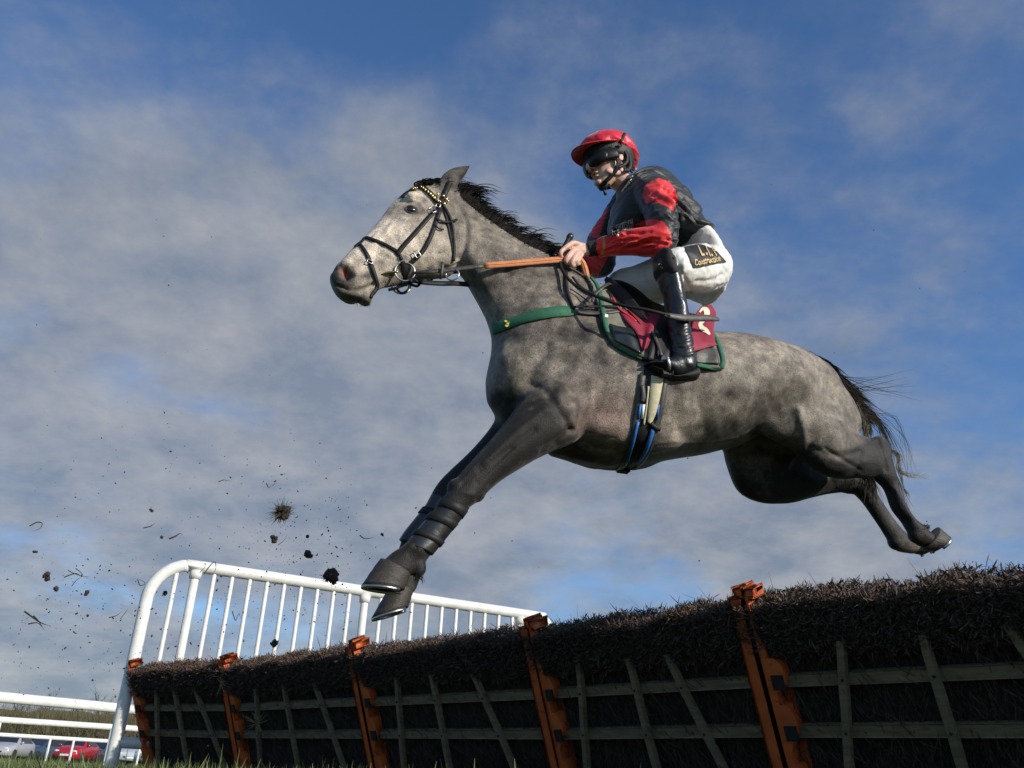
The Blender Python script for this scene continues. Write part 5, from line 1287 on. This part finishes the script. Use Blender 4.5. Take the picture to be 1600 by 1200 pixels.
# liner below the cap, ear guard, chin strap
bm = bmesh.new(); rings_bm(bm, [hring(-.004, .098, .082, -.012, tilt=.016), hring(.014, .106, .088, -.012, tilt=.018), hring(.034, .114, .094, -.014, tilt=.018), hring(.055, .112, .092, -.015, tilt=.014)])
fin('helmet_liner', bm, shell_m, rider)
bm = bmesh.new()
for s in (1, -1):
    # harness: front strap, rear skirt round the ear, jaw strap
    def hs_(pts, w, t=.004):
        D = catmull(pts, 5); P = [HP(d[0], d[1] * s, d[2]) for d in D]; ribbon(bm, P, [(SX * s)] * len(P), w, t)
    hs_([(.030, .080, .03), (.018, .084, .0), (.012, .080, -.03), (.016, .070, -.06), (.035, .050, -.085), (.058, .028, -.103), (.070, .0, -.114)], .020)
    hs_([(-.025, .084, .03), (-.038, .085, .0), (-.036, .081, -.030), (-.012, .077, -.052), (.014, .071, -.06)], .018)
    hs_([(-.050, .080, .03), (-.062, .074, .0), (-.062, .066, -.035), (-.045, .064, -.06), (-.015, .068, -.068)], .022)
    hs_([(-.075, .060, .02), (-.082, .045, -.02), (-.080, .030, -.045), (-.060, .056, -.062)], .026)
fin('chin_harness', bm, leather, rider)
bm = bmesh.new(); tube(bm, [HP(.050, .014, -.112), HP(.056, .004, -.120), HP(.066, -.008, -.118)], [.010, .013, .009], 3, 10); tube(bm, [HP(.060, .0, -.118), HP(.062, .004, -.136), HP(.056, .0, -.145)], [.006, .005, .008], 3, 8); fin('chin_cup', bm, leather, rider)
bm = bmesh.new(); box(bm, HP(-.002, .099, .026), (.009, .003, .006), Matrix((FX, SX, UX)).transposed(), .001); fin('strap_buckle', bm, brass, rider)
gog = mat('goggle_frame', (.012, .012, .013), .45, .2, 40, .1, 60, spec=.25); lens_m = mat('goggle_lens', (.008, .008, .010), .40, .1, 20, 0, spec=.3)
bm = bmesh.new(); rg = []
for i in range(33):
    a = math.radians(-84 + 168 * i / 32); ca = math.cos(a); base = .075 + .016 * ca; rx, ry = .098, .079
    h_ = .027 + .004 * math.cos(a * 2); nose = .012 * math.exp(-(a / .16) ** 2)
    c = HP(-.004 + rx * ca, ry * math.sin(a), -.006 + nose * .5 + .006 * (1 - ca)); out = (FX * (ca / rx) + SX * (math.sin(a) / ry)).normalized()
    hh = h_ - nose * .5
    hh += .004; rg.append([c + UX * hh - out * .006, c + UX * hh + out * .010, c + UX * (hh - .006) + out * .016, c - UX * (hh - .006) + out * .016, c - UX * hh + out * .010, c - UX * hh - out * .006])
rings_bm(bm, rg); gf = fin('goggles', bm, gog, rider)
for s in (1, -1):
    bm = bmesh.new(); rows = []
    for i in range(15):
        a = math.radians(6 + 52 * i / 14) * s; ca = math.cos(a); row = []
        for k in range(9):
            z = (k / 8 - .5) * 2; e = math.sqrt(max(0, 1 - ((i / 14 - .5) * 2) ** 4)); w = .023 * e * z; bul = .006 * (1 - z * z) * e
            c = HP(-.004 + .098 * ca, .079 * math.sin(a), -.005 + w); out = (FX * (ca / .098) + SX * (math.sin(a) / .079)).normalized(); row.append(bm.verts.new(c + out * (.0155 + bul)))
        rows.append(row)
    for i in range(14):
        for k in range(8): bm.faces.new((rows[i][k], rows[i + 1][k], rows[i + 1][k + 1], rows[i][k + 1]))
    bmesh.ops.remove_doubles(bm, verts=bm.verts, dist=1e-5); fin('goggle_lens', bm, lens_m, gf)

# ================================================================== SADDLERY
cloth_m = mat('olive_grey_pad', (.17, .165, .125), .85, .2, 30, .3, 120); green_m = mat('green_binding', (.020, .115, .060), .75, .2, 60, .4, 140); vinyl = mat('black_vinyl_panel', (.020, .024, .023), .28, .3, 20, .3, 14, coat=.4, bdist=.01)
pad = thing('saddle_cloth', 'olive grey saddle cloth with green piping and black corner panels', 'saddle cloth', U(1020, 520, .2))
TOP = [(912, 432), (932, 448), (955, 466), (985, 484), (1020, 500), (1060, 514), (1095, 522), (1118, 526)]
BOT = [(930, 462), (946, 524), (968, 545), (1000, 560), (1040, 572), (1080, 576), (1105, 578), (1129, 578)]
tp = catmull(TOP, 8); bt_ = catmull(BOT, 8)
def pfn(u, v):
    i = u * (len(tp) - 1); a = int(min(i, len(tp) - 2)); f = i - a; t_ = tp[a] * (1 - f) + tp[a + 1] * f; b2 = bt_[a] * (1 - f) + bt_[a + 1] * f; return t_ * (1 - v) + b2 * v
bm = bmesh.new(); nu, nv = 44, 14; off_ = .012
G = [[hit(HB, *pfn(i / nu, j / nv), off_) for j in range(nv + 1)] for i in range(nu + 1)]
for s in (0, 1):
    g2 = [[bm.verts.new(mir(q[0]) if s else q[0]) for q in row] for row in G]
    for i in range(nu):
        for j in range(nv): bm.faces.new((g2[i][j], g2[i + 1][j], g2[i + 1][j + 1], g2[i][j + 1]))
    for i in range(nu):
        if s == 0: top0 = g2
        else: bm.faces.new((top0[i][0], top0[i + 1][0], g2[i + 1][0], g2[i][0]))
bmesh.ops.recalc_face_normals(bm, faces=bm.faces)
padm = bpy.data.meshes.new('cloth'); bm.to_mesh(padm); bm.free(); po = fin('cloth', padm, cloth_m, pad); sm = po.modifiers.new('s', 'SOLIDIFY'); sm.thickness = .014; sm.offset = 0
SB = bvh(padm)
def on2(px, py, off):
    h = first_hit([SB, HB], px, py, off); return h if h else hit(HB, px, py, off)
def lay(parent, name, px, w, m, off=.010, t=.005, sub=5, f=on2):
    D = catmull(px, sub); PN = [f(d[0], d[1], off) for d in D]; P = [p for p, _ in PN]; Nn = [n for _, n in PN]
    for _ in range(3):
        P = [P[0]] + [(P[i - 1] + P[i] * 2 + P[i + 1]) / 4 for i in range(1, len(P) - 1)] + [P[-1]]
        Nn = [Nn[0]] + [(Nn[i - 1] + Nn[i] * 2 + Nn[i + 1]).normalized() for i in range(1, len(P) - 1)] + [Nn[-1]]
    bm = bmesh.new(); ribbon(bm, P, Nn, w, t); return fin(name, bm, m, parent)
lay(pad, 'binding', [(922, 436), (933, 450), (938, 470), (942, 492), (947, 518), (958, 538), (980, 552), (1002, 561)], .020, green_m)
lay(pad, 'binding', [(1112, 524), (1120, 536), (1127, 558), (1128, 570), (1120, 577), (1104, 575), (1086, 571)], .019, green_m)
lay(pad, 'binding', [(1002, 561), (1040, 573), (1086, 576)], .014, leather)
def panel(poly, name, m, off, parent, nn=10, f=on2, bulge=0.0):
    bm = bmesh.new(); (a, b, c, d) = poly; g_ = []
    for i in range(nn + 1):
        row = []
        for j in range(nn + 1):
            u, v = i / nn, j / nn; px = (a[0] * (1 - u) + b[0] * u) * (1 - v) + (d[0] * (1 - u) + c[0] * u) * v; py = (a[1] * (1 - u) + b[1] * u) * (1 - v) + (d[1] * (1 - u) + c[1] * u) * v
            p, n = f(px, py, off); row.append(bm.verts.new(p + n * bulge * math.sin(u * math.pi) * math.sin(v * math.pi) + n * .004 * noise.noise(p * 25)))
        g_.append(row)
    for i in range(nn):
        for j in range(nn): bm.faces.new((g_[i][j], g_[i + 1][j], g_[i + 1][j + 1], g_[i][j + 1]))
    o = fin(name, bm, m, parent); s_ = o.modifiers.new('s', 'SOLIDIFY'); s_.thickness = .005; s_.offset = -1; return o
panel([(950, 510), (990, 520), (1001, 557), (960, 536)], 'corner_panel', vinyl, .012, pad, bulge=.012)
panel([(1082, 542), (1118, 550), (1122, 571), (1084, 569)], 'corner_panel', leather_worn, .010, pad)
lay(pad, 'crease_piping', [(972, 518), (982, 530), (992, 544), (999, 556)], .004, steel, .030, .003) if False else None
bm = bmesh.new(); p, n = on2(946, 497, .012); box(bm, p, (.007, .007, .003), Matrix((HEAD, Zv, NL)).transposed()); fin('small_label', bm, white_p, pad, smooth=False)

# number cloth
num_m = mat('maroon_number_cloth', (.25, .012, .035), .7, .15, 30, .3, 90)
nc = thing('number_cloth', 'maroon race number cloth with white number 2, flapping behind the boot', 'number cloth', U(1095, 520, .1))
def sheet(polyL, polyR, n, m, parent, name, wob=.01, off=.0, lats=(.2, .2)):
    """cloth between two edge polylines given as (px, py, lat)"""
    Lc, Rc = catmull(polyL, 5), catmull(polyR, 5); bm = bmesh.new(); g_ = []
    for i in range(len(Lc)):
        row = []
        for j in range(n + 1):
            q = Lc[i] * (1 - j / n) + Rc[i] * j / n; p = U(q[0], q[1], q[2] + wob * math.sin(j / n * 7 + i * .25) * math.sin(math.pi * j / n) + wob * .6 * noise.noise(Vector((q[0] * .06, q[1] * .06, 1)))); row.append(bm.verts.new(p))
        g_.append(row)
    for i in range(len(Lc) - 1):
        for j in range(n): bm.faces.new((g_[i][j], g_[i][j + 1], g_[i + 1][j + 1], g_[i + 1][j]))
    o = fin(name, bm, m, parent); s_ = o.modifiers.new('s', 'SOLIDIFY'); s_.thickness = .004; s_.offset = 0; return o
sheet([(964, 482, .20), (976, 500, .235), (994, 520, .27), (1001, 540, .29), (1004, 548, .30)], [(1002, 488, .19), (1030, 492, .215), (1027, 506, .25), (1018, 526, .28), (1010, 545, .30)], 10, num_m, nc, 'front_flap', .012)
sheet([(948, 440, .02), (958, 452, .06), (970, 478, .14)], [(972, 440, 0), (975, 460, .06), (990, 486, .15)], 4, num_m, nc, 'pommel_piece', .004)
lay(nc, 'red_edge', [(955, 470), (965, 487), (980, 497), (992, 507)], .010, mat('bright_red_edge', (.62, .02, .03), .6, .1, 30, 0), .016)
rear = sheet([(1074, 552, .335), (1075, 535, .33), (1080, 512, .25), (1086, 492, .17), (1096, 479, .14)], [(1121, 539, .30), (1117, 533, .29), (1115, 512, .22), (1119, 492, .14), (1112, 477, .12)], 12, num_m, nc, 'rear_flap', .008)
bmt = bmesh.new(); bmt.from_mesh(rear.data); bmesh.ops.triangulate(bmt, faces=bmt.faces)
RB = BVHTree.FromBMesh(bmt); bmt.free()
bm = bmesh.new(); rg = []
two = catmull([(1092.5, 489), (1096, 484.5), (1101, 484), (1104, 489), (1103, 495), (1098, 502), (1094, 508), (1097, 514), (1103, 518), (1108.5, 524)], 5)
wd = np.interp(np.linspace(0, 1, len(two)), [0, .12, .3, .5, .62, .7, .85, 1], [2.0, 4.5, 8, 7, 6, 7, 8, 3])
for i, (x, y_) in enumerate(two):
    a = two[max(i - 1, 0)]; b2 = two[min(i + 1, len(two) - 1)]; t_ = (b2 - a) / np.linalg.norm(b2 - a); nx, ny = -t_[1], t_[0]; row = []
    for k in (-.5, 0, .5):
        px, py = x + nx * wd[i] * k * 1.05, y_ + ny * wd[i] * k * 1.05; h = first_hit([RB], px, py, .0045); row.append(bm.verts.new(h[0] if h else U(px, py, .18)))
    rg.append(row)
for i in range(len(rg) - 1):
    for k in range(2): bm.faces.new((rg[i][k], rg[i][k + 1], rg[i + 1][k + 1], rg[i + 1][k]))
fin('number_two', bm, cream, rear)

# saddle
sad = thing('saddle', 'small black racing saddle under the jockey with raised pommel', 'saddle', U(1010, 480, 0))
bm = bmesh.new()
loft(bm, [(944, 434, 958, 462, .05, 0), (956, 436, 972, 476, .085, 0), (975, 450, 988, 492, .11, 0), (1000, 480, 1005, 506, .13, 0), (1040, 498, 1038, 520, .15, 0), (1078, 500, 1078, 530, .13, 0)], 5, 26, (.4, .4))
fin('seat', bm, leather, sad)
sheet([(948, 432, .07), (962, 440, .13), (980, 455, .20), (998, 478, .24), (1012, 500, .27)], [(944, 438, .07), (952, 452, .12), (968, 470, .18), (985, 485, .225), (1000, 498, .25)], 5, leather, sad, 'knee_roll', .0)
sheet([(1008, 488, .20), (1022, 510, .26), (1016, 540, .30), (1012, 562, .305)], [(1090, 505, .20), (1080, 525, .25), (1070, 545, .285), (1040, 566, .30)], 8, leather, sad, 'saddle_flap', .004)
lay(sad, 'seam', [(950, 460), (958, 476), (965, 486), (976, 494)], .006, leather_worn, .016)
# stirrups
def stirrup(lat, dx, label):
    t = thing('stirrup', label, 'stirrup', U(1035 + dx, 560, lat), None)
    bm = bmesh.new(); P = [U(1013 + dx, 508, lat - .05), U(1021 + dx, 522, lat), U(1028 + dx, 538, lat + .02), U(1034 + dx, 556, lat + .04)]; D = catmull([tuple(p) for p in P], 4); ribbon(bm, [Vector(d) for d in D], [NL] * len(D), .014, .005); fin('leather', bm, leather_worn, t)
    bm = bmesh.new(); c0 = U(1036 + dx, 574, lat); P = []
    for k in range(28):
        a = 2 * math.pi * k / 28; y_ = math.cos(a); x_ = math.sin(a)
        P.append(c0 + NL * (.055 * x_) + Zv * (.058 * y_ if y_ > 0 else .040 * y_) + HEAD * (.010 * y_) )
    vs = []; rg_ = []
    for k in range(28):
        tg = (P[(k + 1) % 28] - P[k - 1]).normalized(); xx = HEAD; yy = tg.cross(xx).normalized(); rg_.append([bm.verts.new(P[k] + xx * (.007 * math.cos(b_)) + yy * (.0045 * math.sin(b_))) for b_ in [2 * math.pi * i / 8 for i in range(8)]])
    for k in range(28):
        for j in range(8): bm.faces.new((rg_[k][j], rg_[(k + 1) % 28][j], rg_[(k + 1) % 28][(j + 1) % 8], rg_[k][(j + 1) % 8]))
    fin('iron', bm, steel, t)
    bm = bmesh.new(); box(bm, c0 - Zv * .042, (.020, .045, .006), Matrix((HEAD, NL, Zv)).transposed(), .003); fin('tread', bm, leather_worn, t)
stirrup(.285, 0, 'steel stirrup on the near side, around the jockey boot')
stirrup(-.31, -55, 'steel stirrup on the far side of the horse, hidden by its flank')
# girth and surcingle
blue = mat('blue_webbing', (.02, .13, .42), .6, .2, 60, .3, 150); creamw = mat('cream_webbing', (.52, .46, .30), .7, .15, 60, .3, 150)
gth = thing('girth', 'girth of black, blue and cream webbing bands around the barrel of the horse', 'girth', U(1000, 690, .25))
fb = lambda px, py, off: hit(HB, px, py, off)
def girth(name, px, w, m, off): return lay(gth, name, px, w, m, off, .004, 6, fb)
girth('edge_band', [(1004, 585), (999, 620), (994, 655), (986, 692), (976, 722), (966, 734)], .026, leather_worn, .006)
girth('edge_band', [(1040, 580), (1035, 620), (1028, 655), (1018, 690), (1004, 718), (990, 732)], .026, leather_worn, .006)
girth('backing_band', [(1022, 575), (1017, 620), (1011, 655), (1002, 692), (990, 720), (977, 733)], .080, leather, .003)
girth('cream_band', [(1026, 590), (1022, 620), (1017, 645), (1013, 662)], [.052, .044, .036, .016], creamw, .010)
girth('blue_band', [(1000, 632), (996, 655)], .010, blue, .010)
girth('blue_band', [(1028, 632), (1025, 655)], .008, blue, .010)
girth('white_band', [(1005, 632), (1002, 655)], .012, white_p, .010)
girth('blue_band', [(996, 660), (988, 690), (980, 718)], .012, blue, .010)
girth('blue_band', [(1019, 670), (1009, 700), (994, 722)], .018, blue, .010)
girth('cream_band', [(1004, 664), (1008, 640), (1012, 605)], .007, creamw, .012)
girth('tie', [(1015, 662), (1022, 668), (1029, 670)], .018, leather, .014)
girth('buckle_tab', [(1002, 603), (1004, 620), (1002, 628)], .018, leather_worn, .014)
for k, (m_, x_) in enumerate(((creamw, 1017), (blue, 1022), (white_p, 1025), (num_m, 1031))):
    girth('stripe', [(x_, 548), (x_ - 1, 566)], .010, m_, .020) if False else None
bm = bmesh.new(); ppts = hit(HB, 974, 733, .006)[0]; box(bm, ppts, (.022, .016, .006), Matrix((HEAD, NL, Zv)).transposed(), .003); fin('belly_buckle', bm, leather_worn, gth)
# breastgirth
bg = thing('breast_girth', 'green webbing breast strap with small yellow emblem joined to black leather straps', 'breast girth', U(850, 500, .2))
lay(bg, 'green_strap', [(772, 514), (782, 511), (800, 505), (835, 494), (870, 488), (897, 487)], .052, green_m, .006, .006, 5, fb)
lay(bg, 'leather_strap', [(892, 489), (920, 492), (945, 491), (968, 488)], .020, leather_worn, .010, .005)
lay(bg, 'leather_strap', [(890, 484), (915, 484), (940, 483), (966, 484)], .012, leather, .016, .005)
buckle(958, 487, 0, bg, w=.012, h=.009)
lay(bg, 'wither_strap', [(884, 425), (884, 445), (888, 468), (896, 486)], .014, leather, .008, .005)
lay(bg, 'wither_strap', [(893, 436), (906, 452), (926, 463), (946, 470), (962, 476)], .012, leather, .012, .005)
lay(bg, 'thin_strap', [(890, 455), (905, 464), (920, 476)], .005, leather, .012, .003)
lay(bg, 'loose_strap', [(921, 484), (924, 474), (934, 464), (946, 455), (956, 449)], .014, leather_worn, .045, .005)
p, n = fb(796, 508, .012)
for k, (dx, dz) in enumerate(((0, 0), (.010, .010), (-.009, .008), (.006, -.011), (-.008, -.009))):
    bm = bmesh.new(); ellipsoid(bm, p + HEAD * dx + Zv * dz, (HEAD, n, Zv), (.007, .002, .005), 8); fin('emblem', bm, mat('yellow_thread', (.45, .40, .06), .7, .2, 60, 0), bg)
# reins
rubber = mat('orange_rubber', (.60, .22, .085), .65, .15, 60, .5, 240)
rn = thing('reins', 'pair of reins with long orange rubber grips running from the bit to the hands', 'reins', U(760, 415, .1))
RP = [RC + NL * .002 - HEAD * .035, U(665, 425, .115), U(700, 422, .12), U(758, 415, .13)]
free_strap(RP, .019, .005, 'leather_rein', rn, leather_worn)
g1 = [U(757, 415, .13), U(800, 412, .13), U(845, 408, .125), U(884, 405, .12)]
free_strap(g1, .028, .007, 'rubber_grip', rn, rubber)
free_strap([p + NL * .0045 for p in g1], .004, .004, 'grip_ridge', rn, rubber)
lp = [U(897, 405, .125), U(904, 404, .13), U(910, 410, .12), U(914, 420, .11), U(917, 432, .10)]
free_strap(lp, .027, .007, 'rubber_grip', rn, rubber); free_strap([p + NL * .0045 for p in lp], .004, .004, 'grip_ridge', rn, rubber)
free_strap([U(917, 432, .10), U(908, 438, .09), U(893, 428, .05), U(880, 418, .0)], .018, .005, 'leather_rein', rn)
free_strap([mir(RC), U(680, 428, -.12), U(740, 422, -.13), U(800, 416, -.12), U(868, 410, -.05)], .022, .005, 'leather_rein', rn)
free_strap([U(884, 412, .06), U(893, 424, .06), U(905, 428, .04)], .024, .012, 'rein_bight', rn)
bm = bmesh.new(); tube(bm, [U(882, 410, .05), U(892, 420, .05), U(902, 424, .04)], .020, 3, 10); fin('knotted_rein', bm, leather, rn)
bm = bmesh.new(); tube(bm, [U(886, 411, .10), U(893, 416, .11), U(899, 414, .115), U(904, 408, .11)], .006, 3, 8); fin('red_cord', bm, mat('red_cord', (.6, .03, .03), .6, .1, 30, 0), rn)
# whip
wp = thing('whip', 'black riding whip with ribbed handle, held in the hand and bending past the boot', 'whip', U(885, 395, .1))
bm = bmesh.new(); a, b2 = U(890, 371, .10), U(873, 402, .11); n = 22; pts = [a.lerp(b2, k / n) for k in range(n + 1)]
tube(bm, pts, [.0125 if k < 2 else (.0105 + (.0014 if k % 2 else 0)) for k in range(n + 1)], 2, 12); fin('handle', bm, leather, wp)
bm = bmesh.new(); tube(bm, [a, a + (a - b2).normalized() * .010], [.0155, .014], 1, 14); fin('handle_cap', bm, boot_m, wp)
bm = bmesh.new(); tube(bm, [U(873, 402, .11), U(880, 425, .14), U(905, 450, .22), U(960, 474, .33), U(1010, 484, .375), U(1045, 493, .385)], [.008, .007, .0065, .0065, .007, .008], 4, 10); fin('shaft', bm, leather, wp)
bm = bmesh.new(); tube(bm, [U(1040, 492, .385), U(1062, 496, .375), U(1085, 497, .35), U(1108, 497, .325), U(1122, 499, .31)], [.010, .015, .0155, .015, .009], 4, 14, flat=.5, fax=NL); fin('flap', bm, leather_worn, wp)

# ================================================================== FLYING TURF
soil = mat('flying_soil', (.034, .024, .017), .95, .5, 60, .6, 90); root_m = mat('grass_root', (.045, .035, .022), .85, .4, 40, 0, col2=(.09, .085, .03))
def clod(px, py, rpx, y, label, roots=0, rl=2.0, seed=0, blobs=3, cat='turf clod', name='turf_clod'):
    r = random.Random(seed * 7 + int(px)); c = at_y(px, py, y); R_m = rpx * (c - CAM).length / FPX
    t = thing(name, label, cat, c, 'flying clods of turf')
    bm = bmesh.new()
    for k in range(blobs):
        o = Vector((r.gauss(0, .35), r.gauss(0, .3), r.gauss(0, .4))) * R_m; f = r.uniform(.45, .75)
        q = bmesh.ops.create_icosphere(bm, subdivisions=3, radius=1)
        for v in q['verts']: v.co = c + o + v.co * R_m * f * (1 + .55 * noise.noise(v.co * 2.2 + Vector((px, k, 0))) + .3 * noise.noise(v.co * 6))
    fin('soil', bm, soil, t)
    if roots:
        it = []
        for k in range(roots):
            d = Vector((r.gauss(0, 1), r.gauss(0, .5), r.gauss(0, 1))).normalized(); e = (d + Vector((r.gauss(0, .8), 0, r.gauss(0, .8)))).normalized(); ln = R_m * rl * r.uniform(.5, 1.1)
            it.append(([c + d * R_m * .3, c + d * ln * .5, c + d * ln * .75 + e * ln * .3], R_m * .12))
        strands('roots', it, root_m, t)
    return t
clod(440, 801, 9, 3.6, 'largest clod of turf with tangled roots, in mid air above the white railing', 130, 2.6, 1, 6)
clod(515, 900, 11, 3.7, 'dark ragged clod of turf just left of the front hooves, touching the railing top', 60, 1.5, 2, 6)
clod(428, 842, 6, 3.6, 'small brown clod just under the largest rooty one', 8, 1.6, 3, 3)
clod(482, 868, 6, 3.9, 'small lumpy clod between the two dark ones above the railing', 10, 1.5, 4, 4)
clod(430, 1005, 6, 4.2, 'small clod in front of the thin white railing bars', 10, 1.6, 5, 3)
clod(73, 898, 5, 3.8, 'rounded clod near the left edge, level with the railing top', 4, 1.4, 6, 3)
clod(137, 924, 4.5, 3.9, 'small clod left of the curved corner of the white railing', 6, 1.6, 7, 3)
clod(88, 922, 4, 4.1, 'narrow clod below the rounded one near the left edge', 4, 1.6, 8, 2)
clod(258, 925, 4, 4.4, 'tiny dark clod inside the curved corner of the white railing', 3, 1.5, 9, 2)
clod(236, 797, 3, 3.9, 'tiny clod with a thin root trailing left, above the railing corner', 3, 3.6, 10, 2)
clod(252, 838, 3, 3.8, 'tiny clod left of the twig like root above the railing', 2, 1.5, 11, 2)
clod(480, 838, 3.5, 4.0, 'tiny clod right of the small brown one, above the railing', 5, 1.8, 12, 2)
clod(598, 836, 2.6, 3.6, 'tiny clod with a hanging root nearest to the front hooves', 2, 5, 13, 2)
clod(138, 962, 2.6, 3.8, 'tiny clod below left of the railing corner', 2, 1.5, 14, 1)
clod(54, 862, 2.8, 3.5, 'tiny clod at the left edge of the photo, highest of that cluster', 2, 1.5, 15, 2)
def twig(pl, label, wpx=1.6, y=3.7, sub=()):
    it = [([at_y(a, b, y) for a, b in pl], wpx * y * 1.09 / FPX)] + [([at_y(a, b, y) for a, b in s_], wpx * .8 * y * 1.09 / FPX) for s_ in sub]
    o = strands('flying_root', it, root_m, None); tag(o, label, 'root', 'flying roots and grass stems'); return o
twig([(100, 902), (118, 896), (128, 901), (142, 900)], 'forked grass stem flying near the left edge, right of the rounded clod', 1.6, 3.7, ([(106, 891), (118, 897), (127, 900)], [(112, 916), (120, 906), (128, 901)], [(118, 888), (127, 895), (130, 900)]))
twig([(224, 825), (236, 822), (242, 817)], 'short curved root below the tiny trailing clod')
twig([(264, 842), (274, 838), (280, 834), (286, 835)], 'thick bent root just above the railing corner', 2.6)
twig([(341, 753), (350, 750), (361, 752)], 'thin pale stem, highest flying one, high above the railing', 1.3)
twig([(416, 755), (420, 762), (424, 757)], 'V shaped stem above the largest rooty clod', 1.6, 3.7, ([(426, 759), (432, 753)],))
twig([(562, 836), (568, 841), (578, 841), (584, 839)], 'small branched root left of the front hooves', 1.5)
twig([(434, 852), (443, 845), (449, 836)], 'thin stem right of the small brown clod', 1.0)
twig([(318, 898), (328, 884), (336, 878), (336, 892), (320, 900)], 'looped stem crossing the top rail of the white railing', 1.6, 3.8, ([(312, 895), (326, 880)],))
twig([(215, 905), (219, 915), (227, 911), (214, 903)], 'small stem beside the curved corner of the railing', 1.4)
twig([(170, 965), (182, 962), (190, 955)], 'grass stem flying left of the railing post', 1.4, 3.7, ([(188, 967), (196, 957), (200, 951)],))
twig([(363, 955), (368, 970), (372, 960), (378, 967)], 'wiry stem in front of the third railing bar', 1.4)
twig([(38, 955), (56, 968), (66, 974), (78, 978)], 'leafy plant scrap at the left edge of the photo', 2.4, 3.6, ([(52, 962), (60, 970), (70, 986)], [(44, 975), (58, 973), (66, 980)]))
twig([(46, 822), (58, 816), (66, 818), (62, 826), (50, 830)], 'looped root at the left edge above the leafy scrap', 1.8)
r = np.random.RandomState(21); n = 950; V = []; Q = []
for k in range(n):
    u = r.rand()
    if u < .62: px, py = 50 + r.rand() ** .9 * 500, 640 + r.rand() ** .6 * 420
    elif u < .78: px, py = r.normal(490, 50), r.normal(850, 45)
    elif u < .90: px, py = r.uniform(0, 240), r.uniform(880, 1110)
    else: px, py = r.uniform(50, 1540), r.uniform(250, 1000)
    y_ = r.uniform(2.6, 5.0); s = (.45 + 1.1 * r.rand() ** 3) * y_ * 1.09 / FPX; c = np.array(at_y(px, py, y_)); b0 = len(V)
    e = r.normal(0, 1, 3); e /= np.linalg.norm(e)
    O = [np.array(v, float) for v in ((1, 0, 0), (-1, 0, 0), (0, 1, 0), (0, -1, 0), (0, 0, 1), (0, 0, -1))]
    for v in O: V.append(c + (v + e * v.dot(e) * r.uniform(0, 1.6)) * s * r.uniform(.7, 1.2))
    for a, b_, c_ in ((0, 2, 4), (2, 1, 4), (1, 3, 4), (3, 0, 4), (2, 0, 5), (1, 2, 5), (3, 1, 5), (0, 3, 5)): Q.append((b0 + a, b0 + b_, b0 + c_))
fin('flying_dirt_specks', npmesh('flying_dirt_specks', V, Q), soil, kind='stuff', smooth=False)
